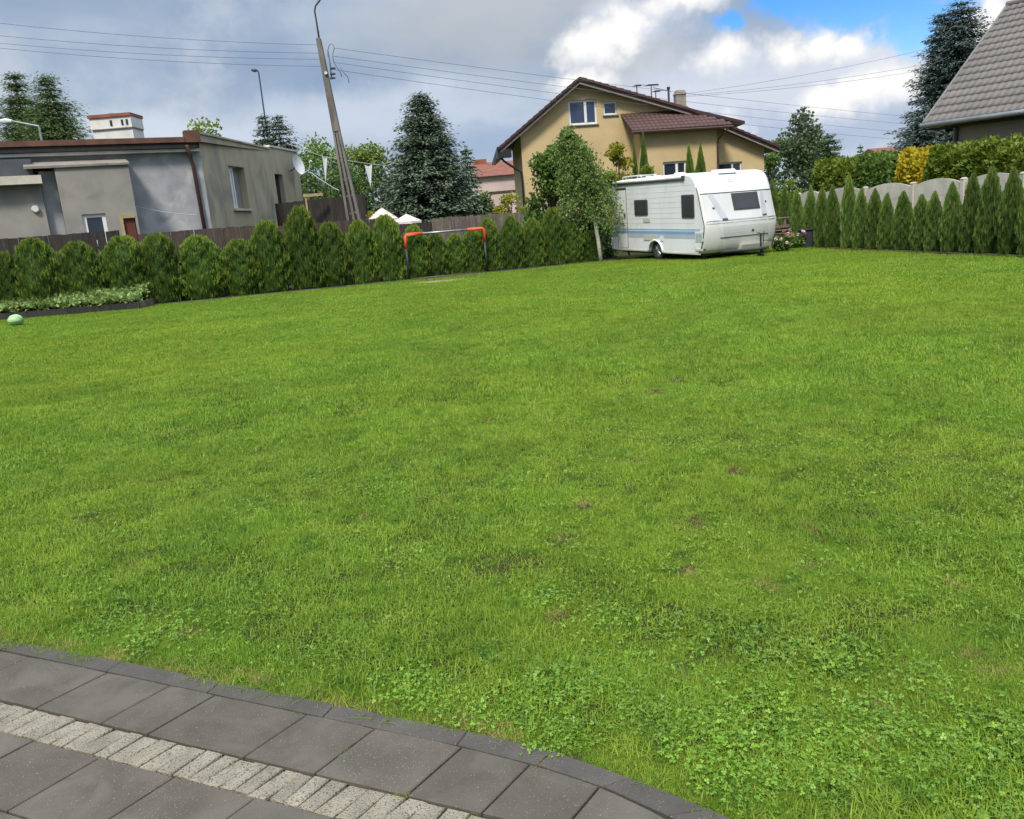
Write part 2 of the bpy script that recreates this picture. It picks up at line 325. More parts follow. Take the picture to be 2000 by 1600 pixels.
class MB:
    def __init__(self, fr=None): self.v = []; self.f = []; self.fr = fr
    def _p(self, p): return self.fr.P(*p) if self.fr else np.array(p, float)
    def poly(self, pts):
        n = len(self.v); self.v += [self._p(p) for p in pts]; self.f.append(tuple(range(n, n + len(pts))))
    def hexa(self, c):
        n = len(self.v); self.v += [self._p(p) for p in c]
        for q in ((0, 3, 2, 1), (4, 5, 6, 7), (0, 1, 5, 4), (1, 2, 6, 5), (2, 3, 7, 6), (3, 0, 4, 7)): self.f.append(tuple(n + i for i in q))
        return self
    def box(self, a, b):
        (x0, y0, z0), (x1, y1, z1) = a, b
        return self.hexa([(x0, y0, z0), (x1, y0, z0), (x1, y1, z0), (x0, y1, z0), (x0, y0, z1), (x1, y0, z1), (x1, y1, z1), (x0, y1, z1)])
    def slab(self, poly, z0, z1, bev=0.0):
        """a prism over a ground polygon with chamfered upper edges"""
        n = len(self.v); k = len(poly); c = np.mean(np.array(poly), 0)
        self.v += [self._p((p[0], p[1], z0)) for p in poly]; self.v += [self._p((p[0], p[1], z1 - bev)) for p in poly]
        for i in range(k): self.f.append((n + i, n + (i + 1) % k, n + k + (i + 1) % k, n + k + i))
        if bev > 0:
            ins = []
            for i in range(k):
                p = np.array(poly[i]); e1 = np.array(poly[i - 1]) - p; e2 = np.array(poly[(i + 1) % k]) - p
                ins.append(p + bev * (e1 / np.linalg.norm(e1) + e2 / np.linalg.norm(e2)))
            self.v += [self._p((p[0], p[1], z1)) for p in ins]
            for i in range(k): self.f.append((n + k + i, n + k + (i + 1) % k, n + 2 * k + (i + 1) % k, n + 2 * k + i))
            self.f.append(tuple(n + 2 * k + i for i in range(k)))
        else: self.f.append(tuple(n + k + i for i in range(k)))
        return self
    def tube(self, pts, r, n=8, cap=True):
        P = [self._p(p) for p in pts]; rs = r if hasattr(r, '__len__') else [r] * len(P); s = len(self.v)
        up = np.array([0.13, 0.21, 0.97])
        for i, p in enumerate(P):
            t = P[min(i + 1, len(P) - 1)] - P[max(i - 1, 0)]; t = t / (np.linalg.norm(t) + 1e-9)
            if abs(t @ up) > 0.95: up = np.array([0.97, 0.1, 0.2])
            a = np.cross(t, up); a /= np.linalg.norm(a); b = np.cross(t, a)
            for j in range(n):
                q = 2 * math.pi * j / n; self.v.append(p + rs[i] * (math.cos(q) * a + math.sin(q) * b))
        for i in range(len(P) - 1):
            for j in range(n):
                self.f.append((s + i * n + j, s + i * n + (j + 1) % n, s + (i + 1) * n + (j + 1) % n, s + (i + 1) * n + j))
        if cap: self.f.append(tuple(s + j for j in range(n))[::-1]); self.f.append(tuple(s + (len(P) - 1) * n + j for j in range(n)))
        return self
    def build(self, name, mat, parent=None, smooth=False, label=None):
        base = BASE[parent.name] if parent is not None else np.zeros(3)
        me = mesh_from(name, [np.asarray(v) - base for v in self.v], self.f, mat, smooth)
        o = bpy.data.objects.new(name, me); COL.objects.link(o); BASE[o.name] = base
        if parent is not None: o.parent = parent
        if label: o['label'] = label
        return o

ORD = ['first', 'second', 'third', 'fourth', 'fifth', 'sixth', 'seventh', 'eighth', 'ninth', 'tenth', 'eleventh', 'twelfth', 'thirteenth', 'fourteenth', 'fifteenth', 'sixteenth', 'seventeenth', 'eighteenth', 'nineteenth', 'twentieth', 'twenty-first', 'twenty-second', 'twenty-third', 'twenty-fourth']

# ------------------------------------------------------------------ the paved path (its own axes: a along the pale strip, b towards the lawn)
PO = np.array([-2.0102, 2.7961]); PA = np.array([0.91228, -0.40957]); PB = np.array([0.40957, 0.91228])
SK = 0.22                                                      # slab joints run a little askew
def pv(a, b): return tuple(PO + PA * (a + SK * b) + PB * b)
def pv0(a, b): return tuple(PO + PA * a + PB * b)
def to_path(x, y):
    q = np.stack([np.asarray(x) - PO[0], np.asarray(y) - PO[1]], -1); return q @ PA, q @ PB
KIN = [(-4.6, 0.285), (-0.4, 0.281), (0.24, 0.277), (1.8, 0.262), (2.08, 0.245), (2.30, 0.212), (2.50, 0.152), (2.75, 0.07), (3.0, -0.03), (3.3, -0.18), (3.7, -0.42)]
KOUT = [(-4.6, 0.352), (-0.4, 0.350), (0.24, 0.352), (1.8, 0.336), (2.10, 0.320), (2.36, 0.270), (2.60, 0.210), (2.82, 0.135), (3.07, 0.035), (3.37, -0.115), (3.77, -0.355)]
_ka = np.array([k[0] for k in KOUT]); _kb = np.array([k[1] for k in KOUT])
def lawn_side(x, y):
    """metres outside the kerb (positive on the lawn)"""
    a, b = to_path(x, y); return b - np.interp(a, _ka, _kb)

def hash_noise(x, y, f, seed=0.0):
    """cheap smooth bumps"""
    return (np.sin(x * f * 1.3 + seed) * np.cos(y * f * 1.1 - seed * 1.7) + 0.6 * np.sin((x + y) * f * 2.3 + seed * 3.1) + 0.4 * np.cos((x - 1.7 * y) * f * 3.7 + seed)) / 2.0
def lawn_z(x, y):
    z = -0.012 + 0.010 * hash_noise(x, y, 1.9, 1.0) + 0.006 * hash_noise(x, y, 5.3, 2.0)
    s = lawn_side(x, y)
    return z - 0.045 * (1 / (1 + np.exp(np.clip((s + 0.03) * 90, -40, 40)))) + 0.006

rr = np.concatenate([np.geomspace(0.6, 6, 150), np.geomspace(6.1, 46, 90)]); th = np.linspace(0, 2 * math.pi, 420, endpoint=False)
R_, T_ = np.meshgrid(rr, th, indexing='ij'); X_, Y_ = R_ * np.sin(T_), R_ * np.cos(T_)
V = np.stack([X_, Y_, lawn_z(X_, Y_)], -1).reshape(-1, 3)
i, j = np.meshgrid(np.arange(len(rr) - 1), np.arange(len(th)), indexing='ij'); k = len(th)
Fq = np.stack([i * k + j, i * k + (j + 1) % k, (i + 1) * k + (j + 1) % k, (i + 1) * k + j], -1).reshape(-1, 4)
V = np.vstack([V, [[0, 0, -0.05]]])
lawn = link('lawn', mesh_from('lawn', V, Fq[:, ::-1], 'turf', True)); tag(lawn, 'wide mown garden lawn sloping away from the path', None, None, 'structure')
m = MB(); m.poly([(900 * math.sin(q), 900 * math.cos(q), -0.12) for q in np.linspace(2 * math.pi, 0, 48, endpoint=False)])
tag(m.build('ground', 'far_ground'), None, None, None, 'structure')

pavement = MB(); pavement.poly([(*pv0(a, b - 0.03), -0.014) for a, b in KOUT] + [(*pv0(3.7, -4.0), -0.014), (*pv0(-4.6, -4.0), -0.014)][0:2])
pavement.f = [f[::-1] for f in pavement.f]
pavement = pavement.build('pavement', 'joint'); tag(pavement, 'dark slab path with a pale stone strip', None, None, 'structure')
def inner(a): return float(np.interp(a, [p[0] for p in KIN], [p[1] for p in KIN]))
def clip_poly(poly, amax):
    """cut a slab so that it stays inside the curved kerb"""
    out = []
    for (a, b) in poly:
        lim = inner(a + SK * b) - 0.004
        out.append((a, min(b, lim)))
    return out
G = 0.0035
ra = random.Random(3)
def add_slab(a0, a1, b0, b1, z=0.0):
    n = 4
    top = [(a1 - G + (a0 - a1 + 2 * G) * t / n, b1 - G) for t in range(n + 1)]
    poly = [(a0 + G, b0 + G), (a1 - G, b0 + G)] + top
    poly = clip_poly(poly, 9)
    if max(p[1] for p in poly) - b0 < 0.03: return
    poly = [p for p in poly if p[1] >= b0 + G - 1e-6]
    if len(poly) < 3: return
    keep = [poly[0]]
    for p in poly[1:]:
        if np.hypot(p[0] - keep[-1][0], p[1] - keep[-1][1]) > 0.012: keep.append(p)
    dz = ra.uniform(-0.0015, 0.0015)
    MB().slab([pv(*p) for p in keep], -0.05, z + dz, 0.003).build('slab', 'slab', pavement)
rowA = [-4.4, -4.0, -3.7, -3.3, -2.95, -2.6, -2.25, -1.9, -1.5, -1.2, -0.85, -0.52, -0.262, 0.186, 0.517, 0.739, 1.157, 1.435, 1.762, 2.003, 2.24, 2.47, 2.72, 2.95]
for a0, a1 in zip(rowA, rowA[1:]): add_slab(a0, a1, 0.006, 0.275)
rowB = [-4.4, -4.05, -3.7, -3.3, -2.95, -2.6, -2.3, -1.95, -1.6, -1.25, -0.95, -0.6, -0.28, 0.09, 0.40, 0.715, 1.04, 1.36, 1.64, 1.98, 2.3, 2.62, 2.9, 3.2]
for a0, a1 in zip(rowB, rowB[1:]): add_slab(a0, a1, -0.42, -0.136)
for q, (b0, b1) in enumerate([(-0.71, -0.424), (-1.0, -0.714), (-1.3, -1.004), (-1.6, -1.304)]):
    a = -4.4 + 0.13 * q
    while a < 3.2:
        w = ra.choice([0.28, 0.34, 0.42]); add_slab(a, a + w, b0, b1); a += w
a = -4.4
while a < 3.05:                                                  # pale stone strip between the slab rows
    w = ra.uniform(0.052, 0.078); sk = ra.uniform(-0.008, 0.008)
    g0 = ra.uniform(0.0018, 0.0042)
    b0, b1 = -0.131 + ra.uniform(-0.002, 0.002), ra.uniform(-0.004, 0.001)
    b1 = min(b1, inner(a) - 0.01)
    if b1 - b0 > 0.03:
        sh = 0.10
        poly = [(a + g0 + sk, b0), (a + w - g0 + sk, b0), (a + w - g0 - sk, b1), (a + g0 - sk, b1)]
        MB().slab([pv(*p) for p in poly], -0.05, ra.uniform(-0.0025, 0.003), 0.0035).build('sett', 'sett', pavement)
    a += w
for q in range(len(KIN) - 1):                                    # edging stones, each about half a metre
    (a0, i0), (a1, i1) = KIN[q], KIN[q + 1]; (c0, o0), (c1, o1) = KOUT[q], KOUT[q + 1]
    nseg = max(1, round((a1 - a0) / 0.5))
    for t in range(nseg):
        u0, u1 = t / nseg, (t + 1) / nseg
        L = lambda p, q_, u: p + (q_ - p) * u
        e = 0.0015
        poly = [(L(a0, a1, u0) + e, L(i0, i1, u0)), (L(a0, a1, u1) - e, L(i0, i1, u1)), (L(c0, c1, u1) - e, L(o0, o1, u1)), (L(c0, c1, u0) + e, L(o0, o1, u0))]
        MB().slab([pv0(*p) for p in poly], -0.08, 0.003 + ra.uniform(-0.001, 0.001), 0.003).build('kerb_stone', 'kerb', pavement)

# ------------------------------------------------------------------ lines of the garden
HL0, HL1 = ground_at(300, 597)[:2], ground_at(1170, 512)[:2]     # foot of the long hedge
HLd = (HL1 - HL0) / np.linalg.norm(HL1 - HL0); HLn = np.array([-HLd[1], HLd[0]])
HR0, HR1 = ground_at(1560, 484)[:2], ground_at(2000, 503)[:2]    # foot of the tall hedge
HRd = (HR1 - HR0) / np.linalg.norm(HR1 - HR0); HRn = np.array([-HRd[1], HRd[0]]);
if HRn[0] < 0: HRn = -HRn
def on_line(p0, d, n, off, xt, yt):
    """foot and height of an upright on a hedge line whose top is seen at photograph point xt, yt"""
    s = np.linspace(-25, 40, 1300); best = None
    for sv in s:
        g = p0 + d * sv + n * off
        if g[1] < 5: continue
        px0 = proj((g[0], g[1], 1.5))
        if best is None or abs(px0[0] - xt) < best[0]: best = (abs(px0[0] - xt), g)
    g = best[1]; zs = np.linspace(0.2, 9, 400)
    h = min(zs, key=lambda z: abs(proj((g[0], g[1], z))[1] - yt))
    return g, h
def strip(name, p0, d, n, s0, s1, o0, o1, z, mat):
    m = MB(); seg = 24; top = []; bot = []
    for q in range(seg + 1):
        s = s0 + (s1 - s0) * q / seg
        top.append((*(p0 + d * s + n * (o0 + 0.04 * math.sin(s * 2.1))), z)); bot.append((*(p0 + d * s + n * o1), z))
    for q in range(seg): m.poly([top[q], top[q + 1], bot[q + 1], bot[q]])
    return tag(m.build(name, mat), None, None, None, 'structure')
strip('soil_bed', HL0, HLd, HLn, -9, 15.5, -0.02, 1.6, 0.022, 'soil')
strip('soil_bed', HR0, HRd, HRn, -4, 16, -0.05, 0.9, 0.022, 'soil')
m = MB()
m.box((0, 0, 0), (0, 0, 0)); m.v, m.f = [], []
for q in range(16):
    a_, b_ = HL0 + HLd * (-2 + q * 1.05) - HLn * 0.03, HL0 + HLd * (-2 + q * 1.05 + 1.045) - HLn * 0.03
    c_, d_ = b_ + HLn * 0.03, a_ + HLn * 0.03
    m.slab([a_, b_, c_, d_], -0.03, 0.045)
tag(m.build('lawn_edging', 'edging'), 'thin grey edging strip along the foot of the long hedge', 'edging')

# ------------------------------------------------------------------ grass
GP = bpy.data.collections.new('grass_patches')                   # source pieces, kept out of the scene
def blade_patch(name, size, n, h0, h1, w, seg, mat='grass', lean=0.5):
    bx = rng.uniform(-size / 2, size / 2, n); by = rng.uniform(-size / 2, size / 2, n)
    ang = rng.uniform(0, 2 * math.pi, n); hh = rng.uniform(h0, h1, n); ww = w * rng.uniform(0.7, 1.3, n)
    ln = np.abs(rng.normal(0.25, lean, n)); tn = rng.uniform(0, 1, n)
    V, Fc, ti = [], [], []
    dx, dy = np.cos(ang), np.sin(ang); sx, sy = -dy, dx
    lev = np.linspace(0, 1, seg + 1)
    pts = []
    for l in lev:
        bend = ln * hh * l * l; z = hh * l * np.sqrt(np.clip(1 - (0.55 * ln * l) ** 2, 0.15, 1))
        wd = ww * (1 - l) ** 0.6 if l < 1 else ww * 0
        cx, cy = bx + dx * bend, by + dy * bend
        pts.append((np.stack([cx - sx * wd, cy - sy * wd, z], -1), np.stack([cx + sx * wd, cy + sy * wd, z], -1)))
    nv = 2 * seg + 1
    Vb = np.zeros((n, nv, 3))
    for q in range(seg): Vb[:, 2 * q], Vb[:, 2 * q + 1] = pts[q]
    Vb[:, nv - 1] = pts[seg][0]
    tris = []
    for q in range(seg - 1): tris += [(2 * q, 2 * q + 1, 2 * q + 3), (2 * q, 2 * q + 3, 2 * q + 2)]
    tris.append((2 * seg - 2, 2 * seg - 1, nv - 1))
    T = np.array(tris)
    Fc = (np.arange(n)[:, None, None] * nv + T[None]).reshape(-1, 3)
    me = mesh_from(name, Vb.reshape(-1, 3), Fc, mat, True, np.repeat(tn, len(T)))
    o = bpy.data.objects.new(name, me); GP.objects.link(o); return o
def clover_patch(name, size, n, h0, h1, r):
    V, Fc, ti = [], [], []
    for q in range(n):
        cx, cy = rng.uniform(-size / 2, size / 2, 2); h = rng.uniform(h0, h1); a0 = rng.uniform(0, 6.28); rr_ = r * rng.uniform(0.5, 1.35); t = rng.uniform(0, 1)
        tl = rng.normal(0, 0.35, 2)
        for l in range(3):
            a = a0 + l * 2.094; ca, sa = math.cos(a), math.sin(a); s = len(V)
            for (u, v, z) in ((0, 0, 0), (0.55, -0.52, 0.10), (1.05, -0.32, 0.06), (0.92, 0, -0.04), (1.05, 0.32, 0.06), (0.55, 0.52, 0.10)):
                x, y = rr_ * (u * ca - v * sa), rr_ * (u * sa + v * ca)
                V.append((cx + x, cy + y, h + rr_ * z * 1.4 + x * tl[0] + y * tl[1]))
            Fc += [(s, s + 1, s + 2), (s, s + 2, s + 3), (s, s + 3, s + 4), (s, s + 4, s + 5)]; ti += [t] * 4
        s = len(V); V += [(cx - 0.0008, cy, 0), (cx + 0.0008, cy, 0), (cx, cy, h)]; Fc.append((s, s + 1, s + 2)); ti.append(0.8)
    me = mesh_from(name, np.array(V), np.array(Fc), 'clover', True, ti)
    o = bpy.data.objects.new(name, me); GP.objects.link(o); return o
NEAR = [blade_patch('grass_a%d' % q, 0.30, 460, 0.012, 0.038, 0.0020, 3, lean=1.1) for q in range(4)]
LONG = [blade_patch('grass_b%d' % q, 0.26, 200, 0.030, 0.062, 0.0019, 3, lean=1.0) for q in range(2)]
MID = [blade_patch('grass_c%d' % q, 0.60, 900, 0.016, 0.045, 0.0036, 2, lean=0.8) for q in range(3)]
FARP = [blade_patch('grass_d%d' % q, 1.5, 1500, 0.02, 0.050, 0.0100, 1, lean=0.7) for q in range(3)]
DRY = [blade_patch('grass_e%d' % q, 0.12, 55, 0.015, 0.05, 0.0014, 3, 'dry_grass', 1.1) for q in range(2)]
CLO = [clover_patch('grass_f%d' % q, 0.24, 165, 0.010, 0.036, 0.0063) for q in range(3)]
SPARSE = [clover_patch('grass_g%d' % q, 0.30, 70, 0.010, 0.032, 0.0058) for q in range(2)]
order = sorted([o.name for o in GP.objects]); IDX = {n: q for q, n in enumerate(order)}
def idx(objs): return [IDX[o.name] for o in objs]

SPOTS = [(1450, 590, 0.10), (1500, 600, 0.10), (1240, 602, 0.10), (1215, 680, 0.10), (1320, 740, 0.09), (1430, 920, 0.10), (1340, 1020, 0.10), (1140, 985, 0.07), (1110, 1050, 0.06), (1350, 1120, 0.05), (1500, 1140, 0.07), (1585, 1105, 0.06), (1860, 1140, 0.05), (520, 880, 0.10), (1285, 765, 0.13),
         (1690, 1440, 0.045), (1320, 1310, 0.04), (350, 1235, 0.06), (1965, 1310, 0.05), (1240, 900, 0.08), (950, 820, 0.09), (1590, 1030, 0.06), (1720, 1380, 0.04), (1895, 1280, 0.04), (1080, 1200, 0.035), (700, 1010, 0.06)]
SP = [(*ground_at(x, y)[:2], r) for x, y, r in SPOTS]
SANDC = ground_at(860, 550)[:2]
def bare(x, y):
    k = np.zeros(len(x), bool)
    for sx, sy, r in SP: k |= (((x - sx) ** 2 + ((y - sy)) ** 2) < (1.3 * r * (0.8 + 0.35 * np.sin(7 * np.arctan2(y - sy, x - sx)))) ** 2) & (rng.random(len(x)) < 0.82)
    k |= (((x - SANDC[0]) / 1.0) ** 2 + ((y - SANDC[1]) / 0.55) ** 2) < 1
    return k
def near_spot(x, y, half):
    k = np.zeros(len(x), bool)
    for sx, sy, r in SP: k |= np.hypot(x - sx, y - sy) < r + half
    return k
def in_garden(x, y):
    q = np.stack([x, y], -1)
    return ((q - HL0) @ HLn < -0.02) & ((q - HR0) @ HRn < -0.02)
def seen(x, y, margin):
    ok = (y > 0.1) & (np.abs(x) < 0.66 * y + margin); return ok
def scatter(area, spacing, patch, margin, side=0.0):
    x0, x1, y0, y1 = area
    gx_, gy_ = np.meshgrid(np.arange(x0, x1, spacing), np.arange(y0, y1, spacing)); x = gx_.ravel() + rng.uniform(-0.5, 0.5, gx_.size) * spacing; y = gy_.ravel() + rng.uniform(-0.5, 0.5, gx_.size) * spacing
    k = in_garden(x, y) & seen(x, y, margin) & (lawn_side(x, y) > side)
    return x[k], y[k]
PX, PY, PI, PS, PR = [], [], [], [], []
def put(x, y, ids, s0=0.85, s1=1.15):
    n = len(x); PX.append(x); PY.append(y); PI.append(rng.choice(ids, n)); PS.append(s0 + (s1 - s0) * np.clip(0.5 + 0.45 * hash_noise(x, y, 6.1, 9.0) + rng.normal(0, 0.22, n), 0, 1)); PR.append(rng.uniform(0, 6.28, n))
# the clumps of tufts: sprinkle fine patches everywhere near, coarser ones farther off
x, y = scatter((-8, 9, 0.2, 7.5), 0.15, 0.3, 3.2, 0.10); k = ~bare(x, y); x, y = x[k], y[k]
x, y = x[np.hypot(x, y) < 7.3], y[np.hypot(x, y) < 7.3]
cl = hash_noise(x, y, 1.7, 5.0) + 0.5 * hash_noise(x, y, 4.1, 8.0)
kk = ~near_spot(x, y, 0.11); put(x[kk], y[kk], idx(NEAR), 0.62, 1.35)
k = (cl > 0.45); put(x[k], y[k], idx(LONG), 0.7, 1.0)
x, y = scatter((-6, 7, 1.2, 6.0), 0.048, 0.1, 0.8, -0.012); k = (lawn_side(x, y) < 0.22) & ~bare(x, y) & (rng.random(len(x)) < 0.85); put(x[k], y[k], idx(NEAR + LONG[:1]), 0.28, 0.52)
x, y = scatter((-6, 7, 1.0, 6.0), 0.055, 0.1, 0.8, -0.022); k = (lawn_side(x, y) < 0.05) & (rng.random(len(x)) < 0.30 + 0.35 * hash_noise(x, y, 5.1, 2.0)); put(x[k], y[k], idx(LONG), 0.22, 0.55)
x, y = scatter((-14, 15, 2, 14.5), 0.31, 0.6, 3.5); r = np.hypot(x, y); k = (r > 6.4) & (r < 14.6) & ~bare(x, y) & ~near_spot(x, y, 0.24); put(x[k], y[k], idx(MID), 0.75, 1.35)
x, y = scatter((-28, 16, 5, 31), 0.62, 1.5, 5.0); r = np.hypot(x, y); k = (r > 13.6) & ~bare(x, y); put(x[k], y[k], idx(FARP), 0.8, 1.3)
for sx, sy, r in SP:                                              # fine tufts close round each bare spot
    half = 0.34 if math.hypot(sx, sy) > 6.4 else 0.22
    if math.hypot(sx, sy) > 15: continue
    gx_, gy_ = np.meshgrid(np.arange(-r - half, r + half, 0.075), np.arange(-r - half, r + half, 0.075)); x = sx + gx_.ravel() + rng.uniform(-.04, .04, gx_.size); y = sy + gy_.ravel() + rng.uniform(-.04, .04, gx_.size)
    d = np.hypot(x - sx, y - sy); a = np.arctan2(y - sy, x - sx); k = (d > r * (0.75 + 0.4 * np.sin(3 * a + sx * 9) * np.cos(5 * a)) + 0.03) & (d < r + half) & (lawn_side(x, y) > 0.05); put(x[k], y[k], idx(NEAR), 0.4, 0.62)
def grass_object(name, label, sets):
    PXc, PYc = np.concatenate([s[0] for s in sets]), np.concatenate([s[1] for s in sets])
    V = np.stack([PXc, PYc, lawn_z(PXc, PYc) - 0.002], -1)
    me = bpy.data.meshes.new(name); me.vertices.add(len(V)); me.vertices.foreach_set('co', V.astype(np.float32).ravel())
    for nm, kind, col in (('pick', 'INT', 2), ('size', 'FLOAT', 3), ('turn', 'FLOAT', 4)):
        a = me.attributes.new(nm, kind, 'POINT'); a.data.foreach_set('value', np.concatenate([s[col] for s in sets]).astype(np.int32 if kind == 'INT' else np.float32))
    me.update()
    o = bpy.data.objects.new(name, me); COL.objects.link(o)
    ng = bpy.data.node_groups.new(name + '_nodes', 'GeometryNodeTree')
    ng.interface.new_socket('Geometry', in_out='INPUT', socket_type='NodeSocketGeometry'); ng.interface.new_socket('Geometry', in_out='OUTPUT', socket_type='NodeSocketGeometry')
    gi, go = ng.nodes.new('NodeGroupInput'), ng.nodes.new('NodeGroupOutput')
    ci = ng.nodes.new('GeometryNodeCollectionInfo'); ci.inputs['Collection'].default_value = GP; ci.inputs['Separate Children'].default_value = True; ci.inputs['Reset Children'].default_value = True
    ip = ng.nodes.new('GeometryNodeInstanceOnPoints'); ip.inputs['Pick Instance'].default_value = True
    def attr(nm, ty):
        a = ng.nodes.new('GeometryNodeInputNamedAttribute'); a.data_type = ty; a.inputs['Name'].default_value = nm; return a.outputs['Attribute']
    cx = ng.nodes.new('ShaderNodeCombineXYZ'); ng.links.new(attr('turn', 'FLOAT'), cx.inputs[2])
    ng.links.new(gi.outputs[0], ip.inputs['Points']); ng.links.new(ci.outputs[0], ip.inputs['Instance'])
    ng.links.new(attr('pick', 'INT'), ip.inputs['Instance Index']); ng.links.new(cx.outputs[0], ip.inputs['Rotation']); ng.links.new(attr('size', 'FLOAT'), ip.inputs['Scale'])
    ng.links.new(ip.outputs[0], go.inputs[0])
    md = o.modifiers.new('scatter', 'NODES'); md.node_group = ng
    return tag(o, label, 'grass', None, 'stuff')
grass_object('grass', 'short bright green grass covering the whole lawn', list(zip(PX, PY, PI, PS, PR)))
PX, PY, PI, PS, PR = [], [], [], [], []
x, y = scatter((-4, 5.5, 1.1, 6.0), 0.085, 0.24, 0.6, 0.085)
s = lawn_side(x, y); a_, b_ = to_path(x, y)
w = np.clip(1.1 - s / 0.6, 0.0, 0.85) * np.clip((a_ - 0.9) / 1.3, 0.04, 1) + 0.45 * (hash_noise(x, y, 2.3, 11.0) > 0.30) * np.clip((x + 1.0) / 2.0, 0.0, 1) * np.clip(1.3 - s / 1.8, 0, 1)
w = w * np.clip(0.72 + 0.3 * hash_noise(x, y, 2.9, 6.0), 0.12, 1.0)
k = (rng.random(len(x)) < w * 0.9) & ~bare(x, y); put(x[k], y[k], idx(CLO), 0.7, 1.15)
x, y = scatter((-6, 8, 1.1, 7.2), 0.19, 0.3, 0.6, 0.12); k = ~bare(x, y) & (rng.random(len(x)) < np.where(x > 0, 0.95, 0.55) * (0.55 + 0.45 * hash_noise(x, y, 1.1, 3.0))); put(x[k], y[k], idx(SPARSE), 0.8, 1.2)
grass_object('clover', 'low clover leaves growing thick along the edge of the path', list(zip(PX, PY, PI, PS, PR)))
PX, PY, PI, PS, PR = [], [], [], [], []
x, y = scatter((-5, 4.5, 1.1, 5.0), 0.045, 0.1, 0.6, -0.015); s = lawn_side(x, y)
k = (s < 0.075) & (hash_noise(x, y, 3.1, 4.0) > -0.12) & (rng.random(len(x)) < 0.8); put(x[k], y[k], idx(DRY), 0.35, 0.8)
for sx, sy, r in SP:
    nn = 7; put(sx + rng.normal(0, r * 0.6, nn), sy + rng.normal(0, r * 0.6, nn), idx(DRY), 0.35, 0.6)
grass_object('dry_grass', 'straw-coloured dead grass along the kerb and in the bare patches', list(zip(PX, PY, PI, PS, PR)))
m = MB(); pts = []
for q in range(40):
    t = 2 * math.pi * q / 40; rr_ = 1 + 0.16 * math.sin(3 * t + 1) + 0.12 * math.sin(7 * t)
    pts.append((SANDC[0] + 1.0 * rr_ * math.cos(t), SANDC[1] + 0.5 * rr_ * math.sin(t), 0.012))
m.poly(pts); tag(m.build('sand_patch', 'sand'), 'worn sandy bare patch in front of the goal', None, None, 'structure')
# weeds in the joints of the path
def weed(px_, py_, label, pick, sc_):
    g = ground_at(px_, py_)
    src = GP.objects[order[pick]]
    o = link('weed', src.data, None, (g[0], g[1], -0.004), (0, 0, random.uniform(0, 6)), (sc_, sc_, sc_ * 0.8)); tag(o, label, 'weed', 'weeds in the path joints')
weed(669, 1468, 'small green weed in the slab joint, farthest up the path', IDX['grass_f1'], 0.16)
weed(785, 1552, 'green weed tuft between the slabs and the pale stone strip', IDX['grass_b1'], 0.17)
weed(955, 1460, 'yellow-green weed tuft on the kerb joint', IDX['grass_b0'], 0.22)
weed(1060, 1488, 'straw-coloured dry tuft at the kerb bend', IDX['grass_e1'], 0.55)
weed(582, 1390, 'flat small weed at the kerb above the widest slab', IDX['grass_f0'], 0.15)
weed(923, 1594, 'tiny yellowish weed at the picture bottom in the pale strip', IDX['grass_f2'], 0.13)

# bits of dead grass and leaf lying on the slabs, thickest by the kerb
n = 420; a_ = rng.uniform(-3.5, 2.9, n); b_ = 0.33 - np.abs(rng.normal(0, 0.22, n)); ok = b_ < np.interp(a_, _ka, _kb) - 0.02; a_, b_ = a_[ok], b_[ok]; n = len(a_)
q_ = PO[None] + PA[None] * a_[:, None] + PB[None] * b_[:, None]; an = rng.uniform(0, 6.28, n); L_b = rng.uniform(0.003, 0.016, n); wd = rng.uniform(0.0003, 0.0010, n)
d1 = np.stack([np.cos(an), np.sin(an), rng.uniform(0, 0.12, n)], -1); d2 = np.stack([-np.sin(an), np.cos(an), 0 * an], -1); P0 = np.concatenate([q_, np.full((n, 1), 0.0055)], 1)
V = np.stack([P0, P0 + d1 * (L_b * 0.5)[:, None] + d2 * wd[:, None], P0 + d1 * L_b[:, None], P0 + d1 * (L_b * 0.5)[:, None] - d2 * wd[:, None]], 1).reshape(-1, 3); Fc = np.arange(n)[:, None] * 4 + np.array([[0, 1, 2, 3]])
tag(link('clippings', mesh_from('clippings', V, Fc, 'dry_grass', False, rng.uniform(0, 1, n))), 'scattered dry grass clippings lying on the slabs', 'clippings', None, 'stuff')

# ------------------------------------------------------------------ foliage builders
def unit(v): return v / (np.linalg.norm(v, axis=-1, keepdims=True) + 1e-9)
def kites(P, D, L, W, fold=0.25, roll=None):
    """leaf-like kites: base P, direction D, length L, half width W; two triangles each, folded along the middle"""
    n = len(P); D = unit(D); rnd = unit(rng.normal(size=(n, 3))); S = unit(np.cross(D, rnd)) if roll is None else unit(np.cross(D, roll)); U = np.cross(S, D)
    L = np.asarray(L)[:, None] if np.ndim(L) else L; W = np.asarray(W)[:, None] if np.ndim(W) else W
    m = P + D * L * 0.45
    V = np.stack([P, m + S * W + U * W * fold, P + D * L, m - S * W + U * W * fold], 1).reshape(-1, 3)
    b = np.arange(n)[:, None] * 4
    Fc = np.concatenate([b + np.array([[0, 1, 2]]), b + np.array([[0, 2, 3]])], 1).reshape(-1, 3)
    return V, Fc
def merge(parts):
    V, Fc, T, n = [], [], [], 0
    for v, f, t in parts:
        V.append(v); Fc.append(f + n); T.append(t); n += len(v)
    return np.vstack(V), np.vstack(Fc), np.concatenate(T)
